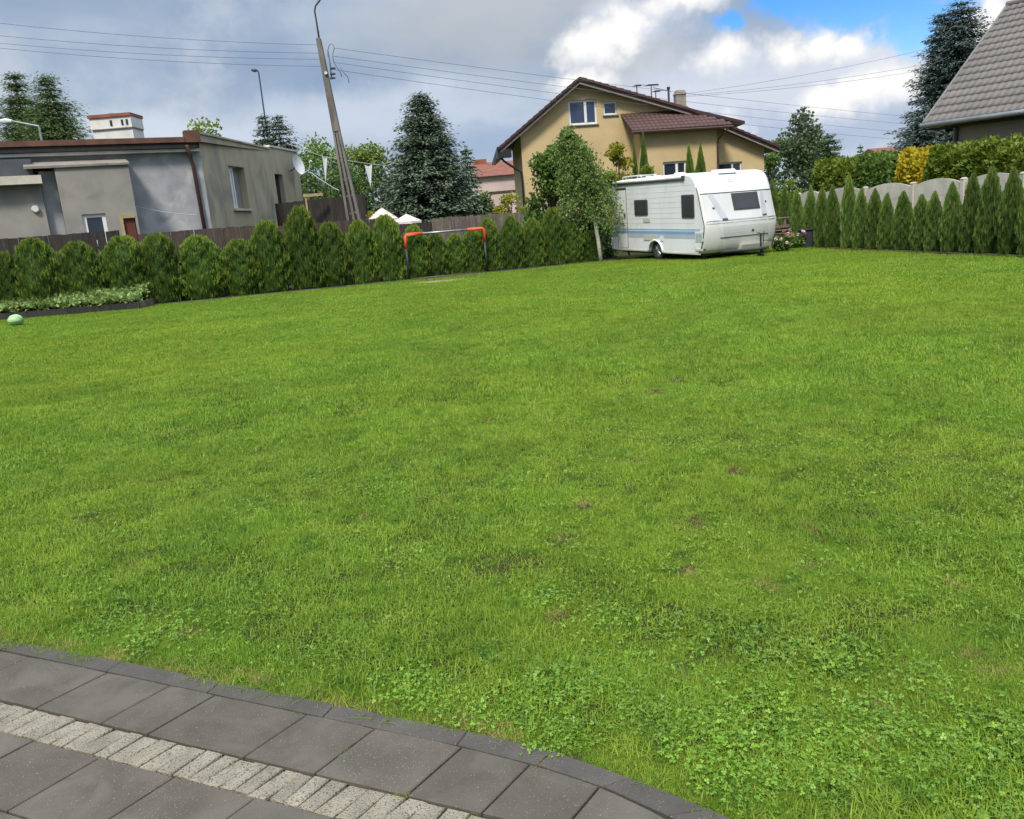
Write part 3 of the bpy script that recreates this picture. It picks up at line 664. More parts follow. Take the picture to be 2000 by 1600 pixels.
def core(profile, k=0.72, nz=9, na=10):
    """the dense dark twig mass inside a crown"""
    V, Fc = [], []
    for i in range(nz + 1):
        t = i / nz; r = profile(t) * k
        for j in range(na):
            a = 2 * math.pi * j / na; V.append((r * math.cos(a), r * math.sin(a), 0.03 + t * 0.93))
    for i in range(nz):
        for j in range(na):
            a, b, c, d = i * na + j, i * na + (j + 1) % na, (i + 1) * na + (j + 1) % na, (i + 1) * na + j
            Fc += [(a, b, c), (a, c, d)]
    return np.array(V), np.array(Fc), np.zeros(len(Fc))
def thuja_mesh(name, profile, n, mat, L, W, lump=0.16, seed=0.0, up=0.75):
    """unit height, unit radius columnar conifer with upright fan sprays"""
    t = rng.beta(1.05, 0.95, n); a = rng.uniform(0, 2 * math.pi, n)
    pr = np.array([profile(q) for q in t])
    lum = 1 + lump * (np.sin(a * 3 + t * 9 + seed) * np.cos(t * 17 + a * 2 + seed * 2) + 0.6 * np.sin(a * 7 - t * 31 + seed))
    dep = 1 - np.abs(rng.normal(0, 0.13, n)); r = pr * lum * dep
    P = np.stack([r * np.cos(a), r * np.sin(a), t], -1)
    out = np.stack([np.cos(a), np.sin(a), np.zeros(n)], -1)
    D = out * rng.uniform(0.25, 0.9, n)[:, None] + np.array([0, 0, up]) + rng.normal(0, 0.30, (n, 3))
    V, Fc = kites(P, D, L * rng.uniform(0.6, 1.35, n), W * rng.uniform(0.6, 1.3, n), roll=np.cross(out, [0, 0, 1.0]) + rng.normal(0, 0.6, (n, 3)))
    ti = np.clip(0.25 + 0.30 * (lum - 1) / lump + 0.45 * np.clip((t - 0.80) / 0.2, 0, 1) + rng.normal(0, 0.20, n), 0, 1)  # sunlit tops put into the tint; bulges lighter, hollows darker
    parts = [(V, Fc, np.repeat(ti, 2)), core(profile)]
    V, Fc, T = merge(parts)
    return mesh_from(name, V, Fc, mat, False, T)
prof_round = lambda t: 0.84 + 0.16 * t / 0.3 if t < 0.3 else max(0.0, 1 - ((t - 0.3) / 0.715) ** 3.1) ** 0.58
prof_point = lambda t: (0.90 + 0.15 * math.sin(math.pi * min(1, t * 1.6))) * (1 if t < 0.50 else max(0.0, 1 - ((t - 0.50) / 0.52) ** 2.1) * 0.96 + 0.03)
prof_cone = lambda t: max(0.02, (1 - t) ** 0.85) * (0.85 + 0.3 * min(1, t * 6)) * 0.95
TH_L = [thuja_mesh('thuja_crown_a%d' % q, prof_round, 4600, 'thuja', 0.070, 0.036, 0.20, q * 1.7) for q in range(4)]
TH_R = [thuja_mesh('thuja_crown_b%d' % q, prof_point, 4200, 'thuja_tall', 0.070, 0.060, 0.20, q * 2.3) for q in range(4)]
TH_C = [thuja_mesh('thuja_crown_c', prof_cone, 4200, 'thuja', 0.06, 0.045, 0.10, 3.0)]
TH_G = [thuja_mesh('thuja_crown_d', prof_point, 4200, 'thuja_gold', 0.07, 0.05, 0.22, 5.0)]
stem_me = MB().tube([(0, 0, -0.02), (0.01, 0, 0.5), (0, 0.01, 0.9)], [0.06, 0.045, 0.02], 7); stem_me = mesh_from('thuja_stem', stem_me.v, stem_me.f, 'bark', True)
def thuja(g, h, rad, meshes, label, group, q=None, z=0.0, name='thuja'):
    t = thing(name, (g[0], g[1], z), label, 'shrub', group)
    me = meshes[random.randrange(len(meshes)) if q is None else q % len(meshes)]
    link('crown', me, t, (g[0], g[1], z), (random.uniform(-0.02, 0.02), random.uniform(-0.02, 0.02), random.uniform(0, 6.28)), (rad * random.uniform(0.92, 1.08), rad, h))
    link('trunk', stem_me, t, (g[0], g[1], z), (0, 0, 0), (1, 1, h))
    return t

def tree_crown(clumps, n, leaf, mat, name, wide=0.45, droop=0.0, dens=0.35, tb=0.35):
    """clumps: (x, y, z, rx, rz); leaves sit mostly on the outside of each clump"""
    P, D, T = [], [], []
    vol = np.array([c[3] ** 2 * c[4] for c in clumps]) ** 0.67; cnt = np.maximum(20, n * vol / vol.sum()).astype(int)
    for c, k in zip(clumps, cnt):
        d = unit(rng.normal(size=(k, 3))); r = 1 - np.abs(rng.normal(0, dens, k)); r = np.clip(r, 0.05, 1.12)[:, None]
        wob_ = (1 + 0.22 * np.sin(d[:, 0] * 5 + c[0] * 3) * np.cos(d[:, 2] * 6 + c[1]))[:, None]
        p = d * r * wob_ * np.array([c[3], c[3], c[4]]); P.append(p + np.array(c[:3]))
        D.append(d * 0.8 + rng.normal(0, 0.7, (k, 3)) + np.array([0, 0, -droop]))
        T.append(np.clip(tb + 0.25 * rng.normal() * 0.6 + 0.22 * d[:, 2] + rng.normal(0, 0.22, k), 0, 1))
    P, D, T = np.vstack(P), np.vstack(D), np.concatenate(T); n = len(P)
    V, Fc = kites(P, D, leaf * rng.uniform(0.6, 1.4, n), leaf * wide * rng.uniform(0.7, 1.3, n))
    return mesh_from(name, V, Fc, mat, False, np.repeat(T, 2))
def random_clumps(h0, h1, rad, n, size, top=0.55, squash=0.8):
    out = []
    for q in range(n):
        t = random.random(); z = h0 + (h1 - h0) * t
        env = math.sqrt(max(0.05, 1 - (abs(t - 0.42) / 0.62) ** 2.2)) * (1 if t < 0.5 else 1 - (t - 0.5) * top)
        a = random.uniform(0, 6.283); r = rad * env * math.sqrt(random.random()) * 0.85; s = size * random.uniform(0.65, 1.25)
        out.append((r * math.cos(a), r * math.sin(a), z, s, s * squash))
    return out
def broadleaf(name, loc, h, rad, label, mat, n=5200, clumps=34, leaf=0.16, h0=0.25, size=None, group=None, trunk=0.10, cat='tree', droop=0.0, bark='bark', top=0.55, dens=0.35, wide=0.45):
    t = thing(name, loc, label, cat, group)
    cl = random_clumps(h * h0, h * 0.93, rad, clumps, size or rad * 0.34, top)
    cr = link('crown', tree_crown(cl, n, leaf, mat, name + '_crown', wide, droop, dens), t, loc)
    m = MB(); m.tube([(0, 0, -0.1), (0.02 * h, 0, h * 0.3), (0, 0.01 * h, h * 0.6), (0.01 * h, 0, h * 0.85)], [trunk, trunk * 0.8, trunk * 0.5, trunk * 0.15], 8)
    for c in cl[:min(12, len(cl))]:
        z0 = h * random.uniform(0.25, 0.5); m.tube([(0.01 * h, 0, z0), (c[0] * 0.5, c[1] * 0.5, (z0 + c[2]) / 2 - 0.05 * h * 0.3), (c[0], c[1], c[2])], [trunk * 0.4, trunk * 0.25, trunk * 0.08], 5, False)
    link('trunk', mesh_from(name + '_trunk', m.v, m.f, bark, True), t, loc)
    return t
def spruce(name, loc, h, rad, label, mat, levels=26, per=9, droop=0.35, spray=0.34, z0=0.04, power=0.85, group=None, tips=1, ragged=0.2, leafw=0.22):
    t = thing(name, loc, label, 'tree', group)
    Ps, Ds, Ls, Ts, Rl = [], [], [], [], []
    m = MB(); m.tube([(0, 0, -0.1), (0, 0, h * 0.5), (0, 0, h * 0.98)], [0.02 * h + 0.03, 0.013 * h, 0.008], 8)
    for q in range(levels):
        u = q / levels; z = h * (z0 + (1 - z0) * u) + random.uniform(-0.01, 0.01) * h
        rl = rad * (1 - u) ** power * (1 + ragged * random.uniform(-1, 0.6)) + 0.05 * rad
        nb = max(4, int(per * (1 - 0.45 * u))); off = random.uniform(0, 6.28)
        for b in range(nb):
            a = off + 2 * math.pi * (b + random.uniform(-0.3, 0.3)) / nb; L = rl * random.uniform(0.75, 1.15); dirx = np.array([math.cos(a), math.sin(a), 0])
            lift = 0.30 * (u - 0.25); ns = max(4, int(L / spray * 3.4))
            s = np.linspace(0.18, 1, ns)
            c = dirx * (L * s)[:, None] + np.stack([np.zeros(ns), np.zeros(ns), z + L * (lift * s - droop * s ** 1.5 + 0.30 * droop * s ** 4)], -1)
            m.tube([tuple(np.array([0, 0, z])), tuple(c[ns // 2]), tuple(c[-1])], [0.012 * h * 0.3 + 0.008, 0.012, 0.005], 4, False)
            side = np.array([-dirx[1], dirx[0], 0]); tn = random.uniform(0.0, 0.5)
            for sg in (-1, 0, 1, -1, 1, -1, 1):
                k = ns; jit = rng.normal(0, 0.05 * rad, (k, 3)) * np.array([1, 1, 0.5])
                Ps.append(c + jit + side * sg * 0.02)
                Ds.append(dirx * (0.9 if sg else 1.2) + side * sg * rng.uniform(0.4, 1.1, k)[:, None] + np.array([0, 0, -0.10 - 0.35 * random.random()]) + rng.normal(0, 0.22, (k, 3)))
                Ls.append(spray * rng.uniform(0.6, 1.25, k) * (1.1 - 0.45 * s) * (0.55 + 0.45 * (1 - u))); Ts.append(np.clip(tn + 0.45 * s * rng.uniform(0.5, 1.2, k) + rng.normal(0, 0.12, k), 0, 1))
    P, D, L, T = np.vstack(Ps), np.vstack(Ds), np.concatenate(Ls), np.concatenate(Ts)
    V, Fc = kites(P, D, L, L * leafw * 0.74, 0.30, roll=np.array([0, 0, 1.0]) + rng.normal(0, 0.45, (len(P), 3)))
    lead = [(0, 0, h * 0.93)] ; n_ = 60; zl = rng.uniform(0.88, 1.0, n_); al = rng.uniform(0, 6.28, n_); Pl = np.stack([0.02 * np.cos(al), 0.02 * np.sin(al), zl * h], -1); Dl = np.stack([np.cos(al), np.sin(al), 0.5 + 0 * al], -1)
    Vl, Fl = kites(Pl, Dl, spray * 0.9 * (1.05 - zl) / 0.17 * rng.uniform(0.5, 1, n_), spray * 0.05 * np.ones(n_)); Fc = np.vstack([Fc, Fl + len(V)]); V = np.vstack([V, Vl]); T = np.concatenate([T, np.full(n_, 0.5)])
    me = mesh_from(name + '_crown', V, Fc, mat, False, np.repeat(T, 2))
    link('crown', me, t, loc); link('trunk', mesh_from(name + '_trunk', m.v, m.f, 'bark', True), t, loc)
    return t
def clipped_hedge(name, p0, p1, width, h0, h1, label, mat, n, leaf=0.12, z=0.0, cat='hedge', lump=0.18):
    """a clipped hedge: a leafy body with soft shoulders between two ground points"""
    p0, p1 = np.array(p0, float), np.array(p1, float); d = p1 - p0; L = np.linalg.norm(d); d /= L; nn = np.array([-d[1], d[0]])
    loc = (p0[0], p0[1], z); t = thing(name, loc, label, cat)
    s = rng.uniform(0, 1, n); a = rng.uniform(-0.25 * math.pi, 1.25 * math.pi, n)
    H = h0 + (h1 - h0) * s + lump * 0.5 * np.sin(s * L * 1.1 + 1) + lump * 0.3 * np.sin(s * L * 3.3)
    sup = lambda c: np.sign(c) * np.abs(c) ** 0.5
    endr = np.clip(np.minimum(s, 1 - s) * L / 0.6, 0, 1) ** 0.4
    dep = 1 - np.abs(rng.normal(0, 0.09, n)); wb = 1 + lump * 0.5 * np.sin(s * L * 4 + a * 3) * np.cos(a * 5 + s * L * 2)
    off = sup(np.cos(a)) * width / 2 * dep * endr * wb
    zz = H * (0.5 + 0.5 * sup(np.sin(a)) * dep * wb) * (0.82 + 0.18 * endr)
    keep = zz > 0.05
    P = np.stack([d[0] * s * L + nn[0] * off, d[1] * s * L + nn[1] * off, zz], -1)[keep]
    D = np.stack([nn[0] * np.cos(a), nn[1] * np.cos(a), np.sin(a)], -1)[keep] * 0.8 + rng.normal(0, 0.6, (keep.sum(), 3)) + np.array([0, 0, 0.15]); k = len(P)
    V, Fc = kites(P, D, leaf * rng.uniform(0.6, 1.4, k), leaf * 0.42 * rng.uniform(0.7, 1.3, k))
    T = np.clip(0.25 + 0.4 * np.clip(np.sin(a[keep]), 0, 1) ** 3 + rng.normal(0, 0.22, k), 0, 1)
    hb = min(h0, h1) * 0.86; w = width * 0.36; e = 0.25
    C = [np.array([*(d * ss * 1.0 + nn * o), zz_]) for zz_ in (0.0, hb) for ss, o in ((e, -w), (L - e, -w), (L - e, w), (e, w))]
    m = MB(); m.hexa(C); cf = []
    for f in m.f: cf += [(f[0], f[1], f[2]), (f[0], f[2], f[3])]
    V, Fc, T = merge([(V, Fc, np.repeat(T, 2)), (np.array(m.v), np.array(cf), np.zeros(len(cf)))])
    link('foliage', mesh_from(name + '_foliage', V, Fc, mat, False, T), t, loc)
    return t

# ------------------------------------------------------------------ the long hedge on the left and the tall hedge on the right
LEFT = [(-30, 500), (12, 497), (68, 472), (155, 479), (240, 468), (315, 462), (387, 466), (465, 473), (522, 437), (590, 411), (648, 440), (702, 437), (754, 425), (808, 444), (846, 458), (888, 460), (918, 452), (950, 431), (996, 427), (1037, 431), (1078, 410), (1116, 440), (1150, 452)]
LOOK = ['rounded', 'rounded', 'broad rounded', 'blunt', 'rounded', 'wide round-topped', 'small bushy', 'low flat-topped', 'full', 'tallest pointed', 'neat', 'neat', 'slender', 'low', 'low', 'low', 'low', 'rounded', 'rounded', 'rounded', 'taller', 'shaded', 'shaded']
for q, (x, y) in enumerate(LEFT):
    g, h = on_line(HL0, HLd, HLn, 0.55, x, y)
    nxt = LEFT[min(q + 1, len(LEFT) - 1)][0] - LEFT[max(q - 1, 0)][0]
    rad = min(0.78, 0.525 * nxt / 2 * g[1] / F) * random.uniform(0.92, 1.08)
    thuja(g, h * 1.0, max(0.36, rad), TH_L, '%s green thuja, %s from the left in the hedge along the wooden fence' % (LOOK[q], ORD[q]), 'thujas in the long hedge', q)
RIGHT = [(1494, 362), (1511, 361), (1535, 372), (1558, 377), (1583, 374), (1605, 374), (1627, 372), (1659, 351), (1681, 377), (1709, 377), (1732, 385), (1766, 382), (1801, 388), (1828, 382), (1862, 366), (1899, 350), (1936, 338), (1978, 340), (2018, 352), (2060, 350)]
for q, (x, y) in enumerate(RIGHT):
    g, h = on_line(HR0, HRd, HRn, 0.35, x, y)
    x0, x1 = RIGHT[max(q - 1, 0)][0], RIGHT[min(q + 1, len(RIGHT) - 1)][0]
    rad = 0.50 * (x1 - x0) / 2 * g[1] / F
    if x in (1801,): rad *= 0.9
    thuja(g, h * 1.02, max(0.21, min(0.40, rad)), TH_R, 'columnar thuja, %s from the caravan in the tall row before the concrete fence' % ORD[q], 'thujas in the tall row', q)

# ------------------------------------------------------------------ trees, shrubs and far things
def foot(x, Y, y=310): p = at(x, y, Y); return (p[0], p[1], 0.0)
def top_h(x, y, Y): return at(x, y, Y)[2]
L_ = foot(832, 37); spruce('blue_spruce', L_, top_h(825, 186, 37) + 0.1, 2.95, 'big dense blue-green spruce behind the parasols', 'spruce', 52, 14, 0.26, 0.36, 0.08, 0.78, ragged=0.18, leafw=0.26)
L_ = foot(912, 41); spruce('spruce', L_, top_h(906, 284, 41), 1.25, 'slim dark spruce with a pointed tip beside the big spruce', 'spruce', 26, 8, 0.30, 0.34, 0.04, 0.95, leafw=0.26)
for x, y, Y, r, lab in ((22, 140, 50, 4.1, 'tall green spruce farthest left behind the flat roof'), (82, 147, 48, 4.4, 'broad green spruce left of the white chimney')):
    L_ = foot(x + 14, Y, 190); spruce('spruce', L_, top_h(x, y, Y), r, lab, 'spruce_green', 50, 15, 0.26, 0.40, 0.10, 0.88, 'green spruces behind the flat roof', leafw=0.20, ragged=0.32)
for x, y, lab in ((512, 222, 'smaller spruce beside the far street lamp pole'), (541, 221, 'fuller spruce right of the far street lamp pole')):
    L_ = foot(x + 4, 56, 260); spruce('spruce', L_, top_h(x, y, 56), 2.1 if x < 530 else 2.7, lab, 'spruce', 26, 9, 0.25, 0.40, 0.30, 0.75, 'spruces behind the grey building', leafw=0.26)
broadleaf('broadleaf_tree', foot(392, 80, 250), top_h(385, 234, 80), 3.4, 'pale green tree top peeping over the flat roof', 'leaf_bright', 3000, 24, 0.26)
broadleaf('broadleaf_tree', foot(628, 52), top_h(615, 266, 52), 2.3, 'leafy green tree left of the utility pole', 'leaf_mid', 5000, 40, 0.17, droop=0.4)
broadleaf('willow_tree', foot(706, 50), top_h(690, 279, 50), 2.4, 'bright rounded willow right of the utility pole', 'leaf_bright', 5200, 40, 0.17, droop=0.9, top=0.2)
broadleaf('shrub', foot(735, 44), top_h(742, 325, 44), 1.5, 'dark leafy shrub behind the white pennants', 'leaf_dark', 3200, 26, 0.15, h0=0.05, cat='shrub')
broadleaf('shrub', foot(668, 45), top_h(655, 318, 45), 1.9, 'dark green shrub behind the foot of the utility pole', 'leaf_dark', 3600, 30, 0.15, h0=0.05, cat='shrub')
broadleaf('shrub', foot(600, 47), top_h(596, 335, 47), 1.5, 'shaded shrub beside the satellite dish', 'leaf_dark', 3000, 26, 0.15, h0=0.05, cat='shrub')
broadleaf('shrub', foot(718, 35.5), top_h(718, 392, 35.5), 0.55, 'small lime green bush beside the parasol', 'leaf_yellow', 1200, 14, 0.10, h0=0.05, cat='shrub')
broadleaf('shrub', foot(940, 37), top_h(938, 352, 37), 0.85, 'olive conical shrub right of the big spruce', 'leaf_mid', 2600, 20, 0.11, h0=0.05, cat='shrub', top=1.0)
broadleaf('shrub', foot(985, 37), top_h(978, 368, 37), 0.95, 'lime yellow bush beside the yellow house corner', 'leaf_yellow', 2600, 20, 0.11, h0=0.05, cat='shrub')
# by the yellow house
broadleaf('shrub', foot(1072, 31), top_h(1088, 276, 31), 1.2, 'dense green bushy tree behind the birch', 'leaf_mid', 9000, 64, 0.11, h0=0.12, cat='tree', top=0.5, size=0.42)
broadleaf('shrub', foot(1150, 30.5), top_h(1150, 408, 30.5), 0.95, 'low dark bush behind the birch trunk', 'leaf_dark', 3000, 22, 0.11, h0=0.05, cat='shrub')
broadleaf('golden_shrub', foot(1207, 38.5), top_h(1205, 272, 38.5), 0.85, 'golden bushy shrub beside the yellow house wall', 'leaf_yellow', 3600, 30, 0.12, h0=0.05, cat='shrub', top=0.75)
for x, y, r, lab in ((1238, 284, 0.34, 'slim thuja cone right of the golden shrub'), (1255, 270, 0.50, 'pointed dark thuja cone right of the golden shrub'), (1347, 290, 0.55, 'dark thuja cone by the house, the one nearer the birch'), (1364, 291, 0.62, 'dark thuja cone by the house, the one nearer the downpipe')):
    g = foot(x + 2, 39.5); thuja(g, top_h(x, y, 39.5), r, TH_C, lab, 'thuja cones along the yellow house')
broadleaf('shrub', foot(1192, 36), top_h(1188, 318, 36), 0.65, 'yellow-green bush between the birch and the golden shrub', 'leaf_bright', 2200, 20, 0.10, h0=0.05, cat='shrub')
broadleaf('shrub', foot(1258, 37.5), top_h(1258, 318, 37.5), 0.80, 'yellow-green bush above the rear end of the caravan', 'leaf_bright', 2600, 22, 0.10, h0=0.05, cat='shrub')
# right background
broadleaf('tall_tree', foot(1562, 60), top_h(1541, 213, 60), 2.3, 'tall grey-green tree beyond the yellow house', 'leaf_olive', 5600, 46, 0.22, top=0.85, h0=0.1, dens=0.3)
broadleaf('tall_tree', foot(1590, 62), top_h(1581, 246, 62), 1.5, 'thinner grey-green tree right of the tall tree', 'leaf_olive', 3000, 28, 0.22, top=0.9, h0=0.1)
L_ = foot(1618, 50); spruce('spruce', L_, top_h(1611, 262, 50), 2.0, 'dark broad spruce left of the clipped hedge', 'spruce_green', 26, 10, 0.22, 0.40, 0.05, 0.7, leafw=0.26)
broadleaf('broadleaf_tree', foot(1508, 52), top_h(1508, 296, 52), 1.6, 'light green tree just right of the yellow house', 'leaf_mid', 3600, 28, 0.18, h0=0.05)
broadleaf('shrub', foot(1545, 36), top_h(1535, 352, 36), 0.9, 'lime flowering shrub behind the front of the caravan', 'leaf_bright', 2800, 22, 0.11, h0=0.05, cat='shrub')
for x, y, r, lab in ((1680, 281, 1.0, 'small distant conifer above the clipped hedge'), (1697, 294, 0.9, 'thin distant conifer beside the small far roof')):
    L_ = foot(x, 85); spruce('spruce', L_, top_h(x, y, 85), r, lab, 'spruce_green', 16, 7, 0.2, 0.4, 0.1, 0.8, 'distant conifers', leafw=0.28)
L_ = foot(1872, 33, 130); spruce('blue_spruce', L_, top_h(1884, 5, 33), 2.35, 'tall blue spruce beside the grey tiled roof', 'spruce_blue', 58, 13, 0.20, 0.31, 0.05, 0.50, ragged=0.30, leafw=0.24)
L_ = foot(1836, 33.6, 130); spruce('blue_spruce', L_, top_h(1836, 18, 33.6), 1.7, 'thin second top of blue spruce left of the tall one', 'spruce_blue', 46, 9, 0.20, 0.29, 0.05, 0.55, ragged=0.35, leafw=0.22)
L_ = foot(1805, 30.5, 270); spruce('blue_spruce', L_, top_h(1800, 222, 30.5), 1.35, 'low blue spruce spreading under the grey roof corner', 'spruce_blue', 20, 11, 0.28, 0.36, 0.3, 0.6, leafw=0.24)
# clipped hedges behind the concrete fence
def hr(x, y, off):
    g, h = on_line(HR0, HRd, HRn, off, x, y); return g, h
g0, h0 = hr(1612, 318, 2.0); g1, h1 = hr(1690, 310, 2.0); clipped_hedge('hedge', g0, g1, 1.4, h0, h1, 'light green clipped hedge next to the dark spruce', 'leaf_bright', 7000)
g0, h0 = hr(1694, 305, 2.0); g1, h1 = hr(1775, 303, 2.0); clipped_hedge('hedge', g0, g1, 1.3, h0, h1, 'mid green clipped hedge left of the golden hedge', 'leaf_mid', 7000)
g0, h0 = hr(1775, 297, 2.0); g1, h1 = hr(1842, 298, 2.0); clipped_hedge('hedge', g0, g1, 1.35, h0, h1, 'golden yellow clipped hedge below the blue spruce', 'leaf_gold', 6000)
g0, h0 = hr(1838, 294, 1.9); g1, h1 = hr(2090, 262, 1.9); clipped_hedge('hedge', g0, g1, 1.5, h0, h1, 'long green clipped hedge below the grey house wall', 'leaf_bright', 15000)

# birch in front of the yellow house
bg = ground_at(1174, 511); bx, by = bg[0], bg[1]
t = thing('birch_tree', (bx, by, 0), 'young birch with white trunk and weeping crown in front of the caravan end', 'tree')
H_ = top_h(1122, 249, 28.6)
tr = [(0, 0, -0.05), (-0.06, 0, 0.7), (-0.16, 0, 1.5), (-0.34, 0.05, 2.5), (-0.62, 0.1, 3.5), (-0.9, 0.1, H_ - 0.1)]
MB_t = MB().tube(tr, [0.075, 0.066, 0.058, 0.042, 0.024, 0.006], 10)
link('trunk', mesh_from('birch_trunk', MB_t.v, MB_t.f, 'birch_bark', True), t, (bx, by, 0))
Ps, Ds, Ts, mb = [], [], [], MB()
for q in range(230):
    u = random.random() ** 0.85; z = 1.35 + (H_ - 1.45) * u; i_ = np.interp(z, [p[2] for p in tr], range(len(tr))); k0 = int(min(i_, len(tr) - 2)); fr_ = i_ - k0
    o = np.array(tr[k0]) * (1 - fr_) + np.array(tr[k0 + 1]) * fr_
    a = random.uniform(0, 6.283); Lb = (1.25 * (1 - u) ** 0.6 + 0.16) * random.uniform(0.55, 1.1); dr = np.array([math.cos(a), math.sin(a), 0])
    s = np.linspace(0.12, 1, 16); rise = random.uniform(0.2, 0.7); fall = random.uniform(0.5, 1.25)
    c = o + dr * (Lb * s)[:, None] + np.stack([0 * s, 0 * s, Lb * (rise * s - fall * s ** 2.2)], -1)
    c[:, 2] = np.maximum(c[:, 2], 0.75 + 0.5 * random.random())
    mb.tube([tuple(o), tuple(c[7]), tuple(c[-1])], [0.010, 0.006, 0.003], 4, False)
    for rep in range(3):
        Ps.append(c + rng.normal(0, 0.085, c.shape)); Ds.append(rng.normal(0, 0.5, c.shape) + dr * 0.3 + np.array([0, 0, -0.75])); Ts.append(np.clip(random.uniform(0.1, 0.7) + rng.normal(0, 0.2, len(s)), 0, 1))
P, D, T = np.vstack(Ps), np.vstack(Ds), np.concatenate(Ts); n = len(P)
V, Fc = kites(P, D, 0.085 * rng.uniform(0.6, 1.4, n), 0.034 * rng.uniform(0.7, 1.3, n))
link('crown', mesh_from('birch_crown', V, Fc, 'leaf_birch', False, np.repeat(T, 2)), t, (bx, by, 0))
link('branches', mesh_from('birch_branches', mb.v, mb.f, 'bark', True), t, (bx, by, 0))

# ------------------------------------------------------------------ wooden fences
def fence(name, p0, p1, h, label, mat, w=0.13, z=0.0, gap=0.006, sag=0.0, rails=(0.3, 0.8), hvar=0.012):
    p0, p1 = np.array(p0[:2], float), np.array(p1[:2], float); L = np.linalg.norm(p1 - p0); ang = math.atan2(*(p1 - p0)[::-1])
    t = thing(name, (p0[0], p0[1], z), label, 'fence'); fr = Frame(p0, ang); rn = random.Random(hash(label) % 1000 if False else len(label))
    b = MB().box((-w / 2, -0.011, 0), (w / 2, 0.011, 1)); me = mesh_from('plank', b.v, b.f, mat)
    n = int(L / (w + gap))
    for q in range(n):
        s = (q + 0.5) * L / n; c = fr.P(s, rn.uniform(-0.006, 0.006), z + 0.03)
        link('plank', me, t, c, (0, rn.uniform(-0.006, 0.006), ang), (L / n / w * 0.992, 1, h + rn.uniform(-hvar, hvar)))
    for rz in rails:
        m = MB(fr); m.box((0, -0.06, z + h * rz - 0.04), (L, -0.02, z + h * rz + 0.04)); m.build('rail', mat, t)
    s = 0.05
    while s < L:
        m = MB(fr); m.box((s, -0.15, z), (s + 0.1, -0.062, z + h - 0.05)); m.build('post', mat, t); s += 2.3
    return t
def fpt(s, off): return HL0 + HLd * s + HLn * off
g0, hh0 = on_line(HL0, HLd, HLn, 1.9, -60, 470); g1, hh1 = on_line(HL0, HLd, HLn, 1.9, 243, 456)
fence('wooden_fence', g0, g1, (hh0 + hh1) / 2, 'dark weathered plank fence in front of the grey building extension', 'fence_dark')
g0, hh0 = on_line(HL0, HLd, HLn, 1.9, 276, 453); g1, hh1 = on_line(HL0, HLd, HLn, 1.9, 535, 445)
fence('wooden_fence', g0, g1, (hh0 + hh1) / 2, 'dark brown plank fence below the ochre wall', 'fence_brown')
g0, hh0 = on_line(HL0, HLd, HLn, 2.2, 545, 438); g1, hh1 = on_line(HL0, HLd, HLn, 2.2, 740, 433)
fence('wooden_fence', g0, g1, (hh0 + hh1) / 2, 'low plank fence at the foot of the utility pole', 'fence_brown')
a0, a1 = at(536, 391, 39.5), at(714, 389, 36.5); fence('screen_fence', a0, a1, (a0[2] + a1[2]) / 2, 'high dark purple-brown plank screen beside the satellite dish', 'fence_dark', 0.17)
a0, a1 = at(742, 438, 33.5), at(842, 440, 33.5); fence('wooden_fence', a0, a1, (a0[2] + a1[2]) / 2, 'low dark plank fence under the parasols', 'fence_dark')
a0, a1 = at(842, 423, 33), at(1046, 419, 34.5); fence('wooden_fence', a0, a1, (a0[2] + a1[2]) / 2, 'weathered grey-brown plank fence left of the yellow house', 'fence_grey', 0.15, hvar=0.03)

# concrete fence with arched panels
cx = [1560, 1605, 1690, 1783, 1883, 2000, 2130]; cy = [370, 366, 361, 356, 353, 352, 350]
cp = [on_line(HR0, HRd, HRn, 1.0, x, y) for x, y in zip(cx, cy)]
hm = np.mean([h for g, h in cp]) - 0.02; t = thing('concrete_fence', (*cp[0][0], 0), 'pale concrete fence of arched panels behind the tall thuja row', 'fence')
for q in range(len(cp) - 1):
    p0, p1 = cp[q][0], cp[q + 1][0]; L = np.linalg.norm(p1 - p0); ang = math.atan2(*(p1 - p0)[::-1]); fr = Frame(p0, ang)
    zb = hm - 0.34; np_ = 4; ph = zb / np_
    for z0 in np.arange(np_) * ph:
        MB(fr).box((0.07, -0.02, z0 + 0.004), (L - 0.07, 0.02, z0 + ph - 0.004)).build('panel', 'concrete', t)
    m = MB(fr); n = 14
    topc = [(0.07 + (L - 0.14) * k / n, hm - 0.06 + 0.15 * math.sin(math.pi * k / n) ** 0.8) for k in range(n + 1)]
    for d_, rev in ((0.02, False), (-0.02, True)):
        pts = [(s, d_, z_) for s, z_ in topc] + [(L - 0.07, d_, zb), (0.07, d_, zb)]; m.poly(pts if rev else pts[::-1])
    for k in range(n): m.poly([(topc[k][0], 0.02, topc[k][1]), (topc[k + 1][0], 0.02, topc[k + 1][1]), (topc[k + 1][0], -0.02, topc[k + 1][1]), (topc[k][0], -0.02, topc[k][1])])
    m.build('arched_panel', 'concrete', t)
    m = MB(fr); m.box((-0.06, -0.06, 0), (0.06, 0.06, hm + 0.02)); m.hexa([(-0.07, -0.07, hm + 0.02), (0.07, -0.07, hm + 0.02), (0.07, 0.07, hm + 0.02), (-0.07, 0.07, hm + 0.02), (-0.03, -0.03, hm + 0.06), (0.03, -0.03, hm + 0.06), (0.03, 0.03, hm + 0.06), (-0.03, 0.03, hm + 0.06)]); m.build('post', 'concrete', t)

